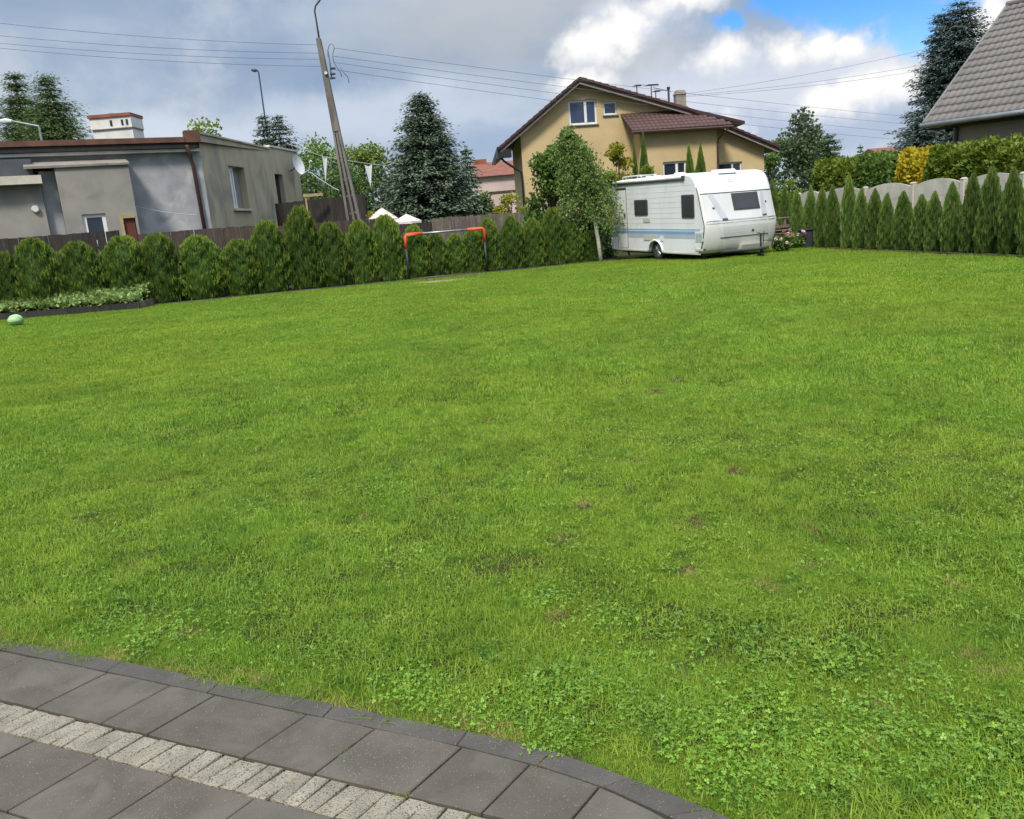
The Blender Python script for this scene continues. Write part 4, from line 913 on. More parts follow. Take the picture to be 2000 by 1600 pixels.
# ------------------------------------------------------------------ walls, windows and roofs
def wall(name, fr, s0, s1, z0, z1, holes, mat, parent, d=0.0, depth=0.16, top=None):
    """an upright wall with real openings; holes are (s0, s1, z0, z1); top(s) may shape its upper edge"""
    ss = sorted({s0, s1, *[h[0] for h in holes], *[h[1] for h in holes], *(([s for s in top[1] if s0 < s < s1]) if top else [])})
    zs = sorted({z0, z1, *[h[2] for h in holes], *[h[3] for h in holes]})
    m = MB(fr)
    for a, b in zip(ss, ss[1:]):
        for c, e in zip(zs, zs[1:]):
            if any(h[0] - 1e-6 <= a and b <= h[1] + 1e-6 and h[2] - 1e-6 <= c and e <= h[3] + 1e-6 for h in holes): continue
            if top and e == zs[-1]: m.poly([(a, d, c), (b, d, c), (b, d, top[0](b)), (a, d, top[0](a))])
            else: m.poly([(a, d, c), (b, d, c), (b, d, e), (a, d, e)])
    for a, b, c, e in holes:
        k = d - depth
        m.poly([(a, d, c), (a, d, e), (a, k, e), (a, k, c)]); m.poly([(b, d, c), (b, k, c), (b, k, e), (b, d, e)])
        m.poly([(a, d, c), (a, k, c), (b, k, c), (b, d, c)]); m.poly([(a, d, e), (b, d, e), (b, k, e), (a, k, e)])
    return m.build(name, mat, parent)
def window(fr, s0, s1, z0, z1, parent, d=-0.10, fw=0.07, mull=(0.5,), glass='glass', frame='pvc', sill=True, label=None, dark=True):
    m = MB(fr); t = 0.06
    m.box((s0, d - t, z0), (s1, d, z0 + fw)); m.box((s0, d - t, z1 - fw), (s1, d, z1)); m.box((s0, d - t, z0 + fw), (s0 + fw, d, z1 - fw)); m.box((s1 - fw, d - t, z0 + fw), (s1, d, z1 - fw))
    xs = [s0 + fw]
    for q in mull:
        c = s0 + (s1 - s0) * q; m.box((c - fw * 0.65, d - t, z0 + fw), (c + fw * 0.65, d + 0.012, z1 - fw)); xs += [c - fw * 0.65, c + fw * 0.65]
    xs.append(s1 - fw); w = m.build('window', frame, parent, label=label)
    for q in range(0, len(xs), 2):
        MB(fr).box((xs[q], d - 0.045, z0 + fw), (xs[q + 1], d - 0.03, z1 - fw)).build('pane', glass, w)
    if sill: MB(fr).box((s0 - 0.05, d - 0.05, z0 - 0.05), (s1 + 0.05, 0.09, z0 - 0.004)).build('sill', 'soffit', w)
    return w
def tile_rows(fr_pt, rows, per, amp, step, mat, parent, s_range, name='tile_row', seg=6):
    """stepped, wavy roof sheets: fr_pt(s, v, lift) gives a point, v = 0 at the eave and 1 at the ridge"""
    for q in range(rows):
        v0, v1 = q / rows, (q + 1) / rows; a, b = s_range(v0 + 0.5 / rows)
        n = max(2, int((b - a) / per * seg)); V, Fc = [], []
        for i in range(n + 1):
            s = a + (b - a) * i / n; ph = 2 * math.pi * s / per; wv = amp * (0.5 + 0.5 * math.cos(ph)) ** 0.8
            V += [fr_pt(s, v0, 0.0), fr_pt(s, v0, step + wv), fr_pt(s, v1 + 0.02 / rows, wv * 0.8)]
        for i in range(n):
            k = i * 3; Fc += [(k, k + 3, k + 4, k + 1), (k + 1, k + 4, k + 5, k + 2)]
        base = BASE[parent.name]
        me = mesh_from(name, np.array(V) - base, np.array(Fc), mat, False)
        o = bpy.data.objects.new(name, me); COL.objects.link(o); o.parent = parent; BASE[o.name] = base

# ---- yellow house
class HouseFrame(Frame):                                          # its flanks run straight back from the gable
    def P(self, s, d, z): return self.p + self.a * s + (self.n * d if d > 0 else np.array([0.02, -1.0, 0]) * d) + np.array([0, 0, z])
HF = HouseFrame((1.5, 42.0), math.radians(10)); house = thing('yellow_house', HF.P(6, 0, 0), 'yellow rendered house with brown gable roof behind the caravan', 'house')
def roof_z(s):
    return float(np.interp(s, [-1.15, 3.0, 8.5, 13.45], [5.14, 8.08, 6.38, 4.22]))
wtop = lambda s: roof_z(s) - 0.20
W1, W2, W4 = (2.50, 3.95, 5.95, 7.12), (4.28, 5.00, 6.33, 6.97), (10.25, 11.6, 2.45, 3.66)
wall('gable_wall', HF, 0, 12.85, 0, 3.9, [W1, W2, W4] and [W4], 'render_yellow', house)
wall('gable_wall', HF, 0, 12.85, 3.9, 7.4, [], 'render_yellow', house, top=(lambda s: max(3.95, wtop(s)), [])) if False else None
m = MB(HF)                                                       # upper gable, pieced round the two windows
def gcol(a, b, z0): m.poly([(a, 0, z0), (b, 0, z0), (b, 0, wtop(b)), (a, 0, wtop(a))])
def grect(a, b, c, e): m.poly([(a, 0, c), (b, 0, c), (b, 0, e), (a, 0, e)])
gcol(0, 2.5, 3.9); grect(2.5, 3.95, 3.9, W1[2]); gcol(2.5, 3.0, W1[3]); gcol(3.0, 3.95, W1[3]); gcol(3.95, 4.28, 3.9); grect(4.28, 5.0, 3.9, W2[2]); gcol(4.28, 5.0, W2[3]); gcol(5.0, 8.5, 3.9); gcol(8.5, 12.85, 3.9)
for (a, b, c, e) in (W1, W2):
    for pts in ([(a, 0, c), (a, 0, e), (a, -.16, e), (a, -.16, c)], [(b, 0, c), (b, -.16, c), (b, -.16, e), (b, 0, e)], [(a, 0, c), (a, -.16, c), (b, -.16, c), (b, 0, c)], [(a, 0, e), (b, 0, e), (b, -.16, e), (a, -.16, e)]): m.poly(pts)
m.build('upper_gable', 'render_yellow', house)
m = MB(HF); m.poly([(0, -10, 0), (0, 0, 0), (0, 0, wtop(0)), (0, -10, wtop(0))]); m.build('side_wall', 'render_yellow', house)
m = MB(HF); m.poly([(12.85, 0, 0), (12.85, -10, 0), (12.85, -10, wtop(12.85)), (12.85, 0, wtop(12.85))]); m.poly([(12.85, -10, 0), (0, -10, 0), (0, -10, wtop(0)), (3, -10, wtop(3)), (8.5, -10, wtop(8.5)), (12.85, -10, wtop(12.85))]); m.build('side_wall', 'render_yellow', house)
m = MB(HF); m.box((0.02, 0.0, 0), (1.3, 0.04, 2.5)); m.build('plinth', 'render_plinth', house)
m = MB(HF); m.box((-0.04, 0.0, 2.5), (0.9, 0.10, 2.56)); m.box((0.82, 0.0, 0), (0.92, 0.09, 2.5)); m.build('ledge', 'pipe_brown', house)
window(HF, *W1, house, mull=(0.60,), glass='glass_blue', fw=0.10, label='wide white attic window')
window(HF, *W2, house, mull=(), glass='glass_blue', fw=0.09, label='small white attic window')
window(HF, *W4, house, mull=(0.62,), fw=0.08)
for nm, (sa, sb) in (('roof_slope', (-1.15, 3.0)), ('roof_slope', (3.0, 8.5)), ('roof_slope', (8.5, 13.45))):
    za, zb = roof_z(sa), roof_z(sb); th = 0.17
    m = MB(HF); m.hexa([(sa, 0.55, za - th), (sb, 0.55, zb - th), (sb, -10.4, zb - th), (sa, -10.4, za - th), (sa, 0.55, za), (sb, 0.55, zb), (sb, -10.4, zb), (sa, -10.4, za)])
    ro = m.build(nm, 'roof_brown_edge', house)
    m = MB(HF); e = 0.05                                            # verge board under the edge
    m.hexa([(sa, 0.50, za - th - 0.13), (sb, 0.50, zb - th - 0.13), (sb, 0.47, zb - th - 0.13), (sa, 0.47, za - th - 0.13), (sa, 0.50, za - th - 0.01), (sb, 0.50, zb - th - 0.01), (sb, 0.47, zb - th - 0.01), (sa, 0.47, za - th - 0.01)]); m.build('verge_board', 'soffit', ro)
    L = math.hypot(sb - sa, zb - za); n = int(L / 0.36)
    for q in range(n):                                              # verge tiles stepping down the slope
        u0, u1 = q / n, (q + 0.97) / n; s0_, s1_ = sa + (sb - sa) * u0, sa + (sb - sa) * u1; z0_, z1_ = za + (zb - za) * u0, za + (zb - za) * u1
        lo_first = zb < za
        l0, l1 = (0.012, 0.045) if lo_first else (0.045, 0.012)
        MB(HF).hexa([(s0_, 0.60, z0_ - 0.10), (s1_, 0.60, z1_ - 0.10), (s1_, 0.30, z1_ + 0.003), (s0_, 0.30, z0_ + 0.003), (s0_, 0.60, z0_ + l0), (s1_, 0.60, z1_ + l1), (s1_, 0.30, z1_ + l1), (s0_, 0.30, z0_ + l0)]).build('tile', 'roof_brown_edge' if sb <= 3 or sa > 8 else 'roof_brown', ro)
m = MB(HF); m.box((-1.32, -10.3, 5.0), (-1.16, 0.62, 5.12)); m.box((-1.28, 0.0, 4.62), (-0.60, 0.5, 5.0)); m.build('gutter', 'pipe_dark', house)
m = MB(HF); m.tube([(-1.22, 0.35, 5.0), (-1.22, 0.35, 4.75), (-0.95, 0.3, 4.45), (-0.35, 0.2, 4.05), (-0.10, 0.12, 3.9), (-0.08, 0.10, 3.3), (-0.08, 0.10, 0.1)], 0.055, 8); m.build('downpipe', 'pipe_dark', house, True)
# porch with its own little roof
PX0, PX1 = 5.75, 9.75
wall('porch_wall', HF, PX0, PX1, 0, 5.35, [(6.9, 8.15, 2.3, 3.84)], 'render_yellow', house, d=1.0)
window(HF, 6.9, 8.15, 2.3, 3.84, house, d=0.90, mull=(0.6,), fw=0.10, sill=False, label='white window of the porch')
m = MB(HF); m.poly([(PX0, 0, 0), (PX0, 1.0, 0), (PX0, 1.0, 5.35), (PX0, 0, 6.0)]); m.poly([(PX1, 1.0, 0), (PX1, 0, 0), (PX1, 0, 5.5), (PX1, 1.0, 5.35)]); m.build('porch_side', 'render_yellow', house)
def s_lim(v):
    z = 5.36 + 0.98 * v; return 5.22 - 0.08 * v, min(10.35, float(np.interp(-(z + 0.05), [-8.08, -6.38, -4.22], [3.0, 8.5, 13.45])))
pr = MB(HF).hexa([(5.2, 1.45, 5.30), (10.3, 1.45, 5.30), (10.3, 0.62, 5.66), (5.2, 0.0, 6.26), (5.2, 1.45, 5.35), (10.3, 1.45, 5.35), (10.3, 0.62, 5.71), (5.2, 0.0, 6.31)]).build('porch_roof', 'roof_brown_edge', house)
tile_rows(lambda s, v, l: HF.P(s, 1.5 - 1.5 * v + 0.5 * l, 5.36 + 0.98 * v + l), 6, 0.24, 0.026, 0.02, 'roof_brown', pr, s_lim)
MB(HF).tube([(5.2, 1.53, 5.30), (10.4, 1.53, 5.27)], 0.06, 8).build('porch_gutter', 'pipe_brown', pr)
MB(HF).box((5.3, 1.02, 5.24), (10.2, 1.42, 5.29)).build('porch_soffit', 'soffit', pr)
m = MB(HF); m.tube([(10.15, 1.5, 5.25), (10.1, 1.45, 5.1), (9.82, 1.1, 4.75), (9.80, 1.06, 4.5), (9.80, 1.06, 0.1)], 0.05, 8); m.build('downpipe', 'pipe_brown', house, True)
# chimney, flue, second roof and aerials
sc, zt = HF.px(1311, 182, -3.0); zb = roof_z(sc) - 0.3
m = MB(HF); m.box((sc - 0.28, -3.3, zb), (sc + 0.28, -2.7, zt - 0.12)); ch = m.build('chimney', 'concrete_dark', house)
MB(HF).hexa([(sc - 0.33, -3.35, zt - 0.118), (sc + 0.33, -3.35, zt - 0.118), (sc + 0.33, -2.65, zt - 0.118), (sc - 0.33, -2.65, zt - 0.118), (sc - 0.22, -3.22, zt + 0.10), (sc + 0.22, -3.22, zt + 0.10), (sc + 0.22, -2.78, zt + 0.10), (sc - 0.22, -2.78, zt + 0.10)]).build('cap', 'concrete_dark', ch)
sc, zt = HF.px(1291, 171, -2.6); m = MB(HF); m.tube([(sc, -2.6, roof_z(sc) - 0.2), (sc, -2.6, zt - 0.1)], 0.06, 8); fl = m.build('flue', 'steel_dark', house); MB(HF).tube([(sc, -2.6, zt - 0.12), (sc, -2.6, zt)], [0.10, 0.09], 8).build('cowl', 'pipe_dark', fl)
sa, za = HF.px(1322, 214, -4.5); sb, zb = HF.px(1432, 238, -4.5)
m = MB(HF); m.hexa([(sa - 1, -4.5, za + 0.1), (sb, -4.5, zb - 0.16), (sb, -8.5, zb - 0.16), (sa - 1, -8.5, za + 0.1), (sa - 1, -4.5, za + 0.3), (sb, -4.5, zb), (sb, -8.5, zb), (sa - 1, -8.5, za + 0.3)]); m.build('rear_roof', 'roof_brown_edge', house)
for x, y, w in ((1227, 169, 0.5), (1255, 168, 0.9), (1264, 180, 0.5)):
    s_, z_ = HF.px(x, y, -3.0); m = MB(HF); m.tube([(s_, -3, roof_z(s_) - 0.1), (s_, -3, z_)], 0.028, 6)
    for q in range(5): m.tube([(s_ - w / 2 * (1 - 0.1 * q), -3 + 0.12 * q, z_ - 0.02), (s_ + w / 2 * (1 - 0.1 * q), -3 + 0.12 * q, z_ - 0.02)], 0.012, 5)
    m.tube([(s_, -3, z_ - 0.02), (s_ + 0.3, -2.4, z_ - 0.05)], 0.014, 5)
    if x == 1255: m.tube([(s_ + 0.1, -3, z_ - 0.12), (s_ + 1.1, -2.9, z_ - 0.38)], 0.02, 5)
    m.build('aerial', 'steel_dark', house)

# ---- grey flat-roofed building on the left
C0, C1, C2, C3 = np.array([-18.3, 29.3]), np.array([-11.1, 33.0]), np.array([-10.4, 40.5]), np.array([-9.9, 44.0])
FA = Frame(C0, math.atan2(3.7, 7.2)); FE = Frame(C1, math.atan2(7.5, 0.7)); FE2 = Frame(C2, math.atan2(3.5, 0.5)); LA = np.linalg.norm(C1 - C0); LE = np.linalg.norm(C2 - C1); LE2 = np.linalg.norm(C3 - C2)
gb = thing('grey_building', (*C1, 0), 'weathered grey flat-roofed building with rusty roof edge', 'building')
RZ = 5.45
wall('front_wall', FA, -7, LA, 0, RZ - 0.25, [], 'render_grey', gb)
wE = (2.45, 4.15, 3.05, 4.78)
wall('end_wall', FE, 0, LE, 0, 5.80, [wE], 'render_ochre', gb, depth=0.35)
wall('end_wall', FE2, 0, LE2, 0, 5.90, [(0.25, 1.25, 1.0, 4.7)], 'render_ochre', gb, depth=0.3)
m = MB(FE2); m.box((0.26, -0.29, 1.0), (1.24, -0.24, 4.68)); m.build('door', 'dark_timber', gb)
w = window(FE, 2.48, 3.35, 3.06, 4.76, gb, d=-0.20, fw=0.13, mull=(0.62,), sill=False, label='tall white framed window')
MB(FE).box((3.36, -0.33, 3.06), (4.14, -0.28, 4.76)).build('shutter_panel', 'render_brown', w)
MB(FE).box((2.35, 0.0, 2.95), (4.25, 0.12, 3.03)).build('sill', 'concrete', w)
m = MB(); P = [FA.P(-7, 0.35, 0)[:2], FA.P(LA + 0.05, 0.35, 0)[:2], FA.P(LA + 0.05, 0, 0)[:2]]
m = MB(FA); m.box((-7, -0.1, RZ - 0.20), (LA - 0.1, 0.40, RZ - 0.02)); rf = m.build('roof_edge', 'dark_timber', gb)
MB(FA).box((-7, 0.36, RZ + 0.0), (LA - 0.55, 0.46, RZ + 0.19)).build('fascia', 'fascia_rust', rf)
MB(FA).box((LA - 0.53, 0.02, RZ - 0.01), (LA + 0.02, 0.47, RZ + 0.42)).build('fascia_end', 'fascia_rust', rf)
MB(FA).box((-7, 0.05, RZ - 0.32), (LA - 0.05, 0.30, RZ - 0.215)).build('soffit_strip', 'render_white', rf)
m = MB(); zz = RZ + 0.02
m.poly([(*FA.P(-7, 0.3, 0)[:2], zz), (*FA.P(LA, 0.3, 0)[:2], zz), (*C2, 5.7), (*C3, 5.8), (C3[0] - 16, C3[1] + 2, 5.8), (FA.P(-7, 0, 0)[0] - 3, 44, zz)]); m.build('roof_deck', 'joint', rf)
MB(FE).box((-0.02, -0.25, 5.802), (LE + 0.02, 0.06, 5.87)).build('coping', 'render_ochre', gb)
MB(FE2).box((0, -0.25, 5.902), (LE2 + 0.05, 0.06, 5.99)).build('coping', 'render_white', gb)
sd, _ = FA.px(377, 345); m = MB(FA); m.tube([(sd - 0.1, 0.42, RZ - 0.1), (sd - 0.02, 0.2, RZ - 0.45), (sd + 0.06, 0.09, RZ - 0.8), (sd + 0.14, 0.09, 0.1)], 0.075, 8); m.build('downpipe', 'pipe_brown', gb, True)
# extension with window and door
ex0, ex1, exd = 3.05, 5.38, 1.5
wx = (3.62, 4.36, 2.0, 3.02); dx = (4.86, 5.30, 0.4, 2.86)
wall('extension_wall', FA, ex0, ex1, 0, 4.62, [wx, dx], 'render_brown', gb, d=exd, depth=0.14)
m = MB(FA); m.poly([(ex1, exd, 0), (ex1, 0, 0), (ex1, 0, 4.9), (ex1, exd, 4.62)]); m.poly([(ex0, 0, 0), (ex0, exd, 0), (ex0, exd, 4.62), (ex0, 0, 4.9)]); m.build('extension_side', 'render_brown', gb)
m = MB(FA); m.hexa([(ex0 - 0.9, exd + 0.08, 4.60), (ex1 + 0.05, exd + 0.08, 4.63), (ex1 + 0.05, -0.0, 4.92), (ex0 - 0.9, -0.0, 4.92), (ex0 - 0.9, exd + 0.08, 4.68), (ex1 + 0.05, exd + 0.08, 4.70), (ex1 + 0.05, 0.0, 4.98), (ex0 - 0.9, 0.0, 4.98)]); m.build('extension_roof', 'concrete_dark', gb)
w = window(FA, wx[0] + 0.005, wx[1], wx[2], wx[3], gb, d=exd - 0.08, fw=0.12, mull=(), sill=False, label='small white window')
m = MB(FA); m.box((dx[0] + 0.04, exd - 0.12, 0.4), (dx[1] - 0.03, exd - 0.08, 2.80)); dr = m.build('door', 'door_red', gb)
m = MB(FA); m.box((dx[0] - 0.06, exd - 0.1, 0.4), (dx[0] + 0.04, exd + 0.02, 2.92)); m.box((dx[0] + 0.04, exd - 0.1, 2.80), (dx[1], exd + 0.02, 2.92)); m.build('door_frame', 'trim_yellow', dr)
# lower annex with concrete canopy
wall('annex_wall', FA, -7, 2.55, 0, 4.1, [], 'render_brown', gb, d=1.3)
m = MB(FA); m.poly([(2.55, 1.3, 0), (2.55, 0, 0), (2.55, 0, 4.1), (2.55, 1.3, 4.1)]); m.build('annex_side', 'render_brown', gb)
MB(FA).box((2.56, 0.6, 0), (3.04, 1.05, 4.55)).build('recess_wall', 'render_grey', gb)
MB(FA).box((-7, 0.0, 4.105), (2.62, 1.75, 4.38)).build('canopy', 'concrete', gb)
MB(FA).box((-7, 0.0, 4.384), (2.4, 0.9, 5.0)).build('recess_shade', 'steel_dark', gb)  # dark box standing in for the shadow in the recess above the canopy
sl_, zl_ = FA.px(79, 411, 1.3); MB(FA).tube([(2.25, 1.3, 3.3), (2.25, 1.42, 3.3)], [0.13, 0.10], 10).build('wall_lamp', 'render_white', gb)
# satellite dish on its end wall
dc = at(583, 322, 42.5); dt = thing('satellite_dish', dc, 'pale satellite dish on the corner of the grey building', 'satellite dish')
ax = unit(np.array([0.88, -0.42, 0.24])); e1 = unit(np.cross(ax, [0, 0, 1.0])); e2 = np.cross(e1, ax); V, Fc = [dc - ax * 0.10], []
for ri in range(1, 6):
    for k_ in range(20):
        a = 2 * math.pi * k_ / 20; r = ri / 5; V.append(dc + e1 * 0.40 * r * math.cos(a) + e2 * 0.50 * r * math.sin(a) + ax * (0.12 * r * r - 0.10))
for k_ in range(20): Fc.append((0, 1 + k_, 1 + (k_ + 1) % 20))
for ri in range(4):
    for k_ in range(20): Fc.append((1 + ri * 20 + k_, 1 + (ri + 1) * 20 + k_, 1 + (ri + 1) * 20 + (k_ + 1) % 20, 1 + ri * 20 + (k_ + 1) % 20))
m = MB(); m.v, m.f = V, Fc; m.build('reflector', 'dish', dt, True)
m = MB(); m.tube([dc - e2 * 0.5, dc - e2 * 0.45 + ax * 0.5, dc + ax * 0.75 - e2 * 0.12], 0.025, 6); m.tube([dc + ax * 0.68 - e2 * 0.14, dc + ax * 0.80 - e2 * 0.08], 0.06, 8); m.build('feed_arm', 'dish', dt)
m = MB(); m.tube([dc - ax * 0.10, dc - ax * 0.4 - np.array([0, 0, 0.1]), dc - ax * 0.65 - np.array([0.0, 0, 0.1])], 0.03, 6); m.build('bracket', 'steel_dark', dt)

# ---- right-hand house with grey tile roof
RA = np.array([12.19, 24.0, 3.32]); RED = np.array([0.61503, -0.7885, 0]); RN = np.array([0.7885, 0.61503, 0])
rh = thing('grey_roof_house', (RA[0], RA[1], 0), 'taupe house with steep grey tiled roof at the right edge', 'house')
def rp(s, v, l): return RA + RED * s + RN * 5.3 * v + np.array([0, 0, 3.556 * v]) + l * unit(np.array([*(-RN[:2] * 3.556), 5.3]))
rfo = MB(); rfo.hexa([rp(0, 0, -0.14), rp(9, 0, -0.14), rp(9, 1, -0.14), rp(0, 1, -0.14), rp(0, 0, -0.01), rp(9, 0, -0.01), rp(9, 1, -0.01), rp(0, 1, -0.01)]); rfo = rfo.build('roof', 'roof_grey', rh)
tile_rows(rp, 16, 0.185, 0.028, 0.035, 'roof_grey', rfo, lambda v: (0.0, 9.0))
m = MB(); m.hexa([rp(-0.05, 0, -0.15), rp(0.03, 0, -0.15), rp(0.03, 1, -0.15), rp(-0.05, 1, -0.15), rp(-0.05, 0, 0.055), rp(0.03, 0, 0.055), rp(0.03, 1, 0.055), rp(-0.05, 1, 0.055)]); m.build('verge', 'roof_grey', rfo)
m = MB(); m.tube([rp(-0.05, 1, 0.03), rp(9, 1, 0.03)], 0.09, 10); m.build('ridge_cap', 'roof_grey', rfo)
m = MB(); m.tube([rp(-0.08, 0, -0.05) - RN * 0.07, rp(9, 0, -0.05) - RN * 0.07], 0.065, 10); m.build('gutter', 'steel', rfo, True)
m = MB(); a_, b_ = rp(0.0, 0, -0.16), rp(9, 0, -0.16); c_, d_ = b_ + RN * 0.55, a_ + RN * 0.55
m.hexa([a_ - np.array([0, 0, .04]), b_ - np.array([0, 0, .04]), c_ - np.array([0, 0, .04]), d_ - np.array([0, 0, .04]), a_, b_, c_, d_]); m.build('soffit', 'dark_timber', rfo)
w0 = RA + RN * 0.55 + RED * 0.55
m = MB(); q0, q1 = w0.copy(), w0 + RED * 8.5; m.poly([(q0[0], q0[1], 0), (q1[0], q1[1], 0), (q1[0], q1[1], 3.30), (q0[0], q0[1], 3.30)]); m.build('wall', 'render_taupe', rh)
m = MB(); q2 = w0 + RN * 9.5; qm = w0 + RN * 4.75; m.poly([(q2[0], q2[1], 0), (q0[0], q0[1], 0), (q0[0], q0[1], 3.3), (qm[0], qm[1], 6.55), (q2[0], q2[1], 3.3)]); m.build('gable_wall', 'render_taupe', rh)
m = MB(); m.tube([(w0 + RN * -0.06 + RED * 0.12)[:2].tolist() + [3.2], (w0 + RN * -0.06 + RED * 0.12)[:2].tolist() + [0.1]], 0.05, 8); m.build('downpipe', 'pipe_dark', rh)
for s_ in (3.0, 5.2): m = MB(); p_ = w0 + RED * s_; m.hexa([p_ - RN * 0.5 + [0, 0, -.17], p_ - RN * 0.5 + RED * 0.09 + [0, 0, -.17], p_ + RED * 0.09 + [0, 0, -.17], p_ + [0, 0, -.17], p_ - RN * 0.5 + [0, 0, -.07], p_ - RN * 0.5 + RED * 0.09 + [0, 0, -.07], p_ + RED * 0.09 + [0, 0, -.07], p_ + [0, 0, -.07]]); m.build('rafter_end', 'dark_timber', rh)

# ---- far buildings
def simple_house(name, px0, px1, pyr0, pyr1, Y, depth, label, wmat, rmat, wall_top):
    a, b = at(px0, pyr1, Y), at(px1, pyr1, Y); zr = at((px0 + px1) / 2, pyr0, Y + depth / 2)[2]; ze = at((px0 + px1) / 2, wall_top, Y)[2]
    t = thing(name, (a[0], Y, 0), label, 'house'); x0, x1 = a[0], b[0]; y0, y1 = Y, Y + depth; ym = Y + depth / 2
    m = MB(); m.box((x0 + 0.3, y0, 0), (x1 - 0.3, y1, ze)); m.build('wall', wmat, t)
    m = MB(); v = [(x0, y0 - 0.4, ze - 0.1), (x1, y0 - 0.4, ze - 0.1), (x1, ym, zr), (x0, ym, zr), (x0, y1 + 0.4, ze - 0.1), (x1, y1 + 0.4, ze - 0.1)]
    m.poly([v[0], v[1], v[2], v[3]]); m.poly([v[3], v[2], v[5], v[4]]); m.poly([v[0], v[3], v[4]]); m.poly([v[1], v[5], v[2]]); m.poly([v[0], v[4], v[5], v[1]]); m.build('roof', rmat, t)
    return t, ym, zr
t, ym, zr = simple_house('pink_house', 915, 1022, 316, 342, 70, 8, 'far pinkish house with red roof left of the yellow house', 'render_pink', 'roof_red', 341)
c = at(936, 313, 73); m = MB(); m.box((c[0] - 0.5, ym - 0.4, zr - 0.6), (c[0] + 0.6, ym + 0.4, c[2] + 0.1)); m.build('chimney', 'roof_red', t)
w0_ = at(985, 372, 69.98); MB().box((w0_[0] - 1.3, 69.9, w0_[2] - 0.15), (w0_[0] + 1.3, 69.98, w0_[2] - 0.02)).build('ledge', 'pipe_brown', t)
simple_house('distant_house', 1722, 1790, 286, 298, 82, 6, 'small cream distant house beside the blue spruce', 'render_white', 'roof_red', 297)
# white chimney block behind the flat roof
cl_, cr_ = at(190, 275, 40), at(262, 275, 40); zt = at(225, 224, 40)[2]; zm = at(225, 252, 40)[2]
t = thing('chimney_block', (cl_[0], 40, 0), 'white chimney block with red cap rising behind the flat roof', 'chimney')
x0, x1 = cl_[0] - 0.12, cr_[0] + 0.02
MB().box((x0, 40, 0), (x1, 41.2, zm)).build('shaft', 'render_white', t)
MB().box((x0 - 0.05, 39.95, zm + 0.04), (x1 + 0.02, 41.25, zt - 0.10)).build('head', 'render_white', t)
MB().box((x0 - 0.02, 39.92, zm + 0.001), (x1 + 0.05, 41.2, zm + 0.038)).build('ledge', 'concrete_dark', t)
MB().box((x0 - 0.10, 39.88, zt - 0.098), (x1 + 0.05, 41.3, zt + 0.04)).build('cap', 'roof_red', t)
for k_, fx in enumerate((0.48, 0.76, 0.88)): MB().box((x0 + (x1 - x0) * fx, 39.92, zt - 0.48), (x0 + (x1 - x0) * fx + 0.09, 39.96, zt - 0.24)).build('flue_opening', 'pipe_dark', t)
MB().tube([(x0 + 0.75, 40.5, zt), (x0 + 0.75, 40.5, zt + 0.14)], 0.14, 8).build('flue_pot', 'concrete_dark', t)

# ------------------------------------------------------------------ utility pole, lamps and wires
pt, pb = at(622, 76, 34), at(692, 432, 34); dirp = (pt - pb) / np.linalg.norm(pt - pb); base = pb - dirp * (pb[2] / dirp[2]); Lp = np.linalg.norm(pt - base)
pole = thing('utility_pole', base, 'leaning concrete utility pole with slotted legs and curved lamp arm', 'utility pole')
side = unit(np.array([1.0, 0, 0]) - dirp * dirp[0])
def pp(u, o, d=0.0): return base + dirp * (u * Lp) + side * o + np.array([0, 1.0, 0]) * d
def bar(m, u0, u1, o0, o1, w0_, w1_, dep=0.12):
    m.hexa([pp(u0, o0 - w0_, -dep), pp(u0, o0 + w0_, -dep), pp(u0, o0 + w0_, dep), pp(u0, o0 - w0_, dep), pp(u1, o1 - w1_, -dep), pp(u1, o1 + w1_, -dep), pp(u1, o1 + w1_, dep), pp(u1, o1 - w1_, dep)])
for o0, o1 in ((-0.30, -0.10), (0.02, 0.0), (0.30, 0.10)):
    m = MB(); bar(m, 0, 0.62, o0, o1, 0.062, 0.038, 0.13 if o0 != 0.02 else 0.10); m.build('leg', 'pole_concrete', pole)
m = MB(); bar(m, 0.62, 1.0, 0, 0, 0.14, 0.080, 0.14); m.build('shaft', 'pole_concrete', pole)
for q in range(8):
    u = 0.04 + q * 0.075; w_ = 0.20 - 0.018 * q; m = MB(); bar(m, u, u + 0.010, 0, 0, w_, w_, 0.03); m.build('web', 'pole_concrete', pole)
A_ = [at(x, y, 34) for x, y in ((624, 80), (619, 48), (614.5, 22), (616, 12), (622, 4), (629, -6), (650, -25), (690, -40))]
m = MB(); m.tube(A_, 0.035, 8); m.build('lamp_arm', 'steel_dark', pole, True)
e_ = A_[-1]; m = MB(); m.tube([e_, e_ + np.array([0.3, 0, 0.02]), e_ + np.array([0.75, 0, 0.0])], [0.06, 0.13, 0.06], 8); m.build('lamp_head', 'dish', pole, True)
m = MB(); m.tube([at(x, y, 33.8) for x, y in ((641, 112), (640, 100), (643, 88), (649, 86), (653, 94), (650, 105), (651, 120), (657, 130), (663, 138), (668, 150))], 0.016, 6); m.tube([at(x, y, 33.8) for x, y in ((664, 132), (672, 143), (679, 150), (682, 162))], 0.014, 6); m.tube([at(x, y, 33.8) for x, y in ((641, 100), (645, 128), (648, 155))], 0.028, 6); m.build('cable_loop', 'cable', pole, True)
m = MB()
for y in (134, 145, 153): a_ = at(645, y, 33.8); m.tube([a_, a_ + np.array([0.2, 0, 0.0])], [0.05, 0.035], 6)
m.build('insulator', 'steel_dark', pole)
c_ = at(637, 143, 33.85); MB().tube([c_, c_ + np.array([0, -0.08, 0])], 0.06, 10).build('number_plate', 'dish', pole)
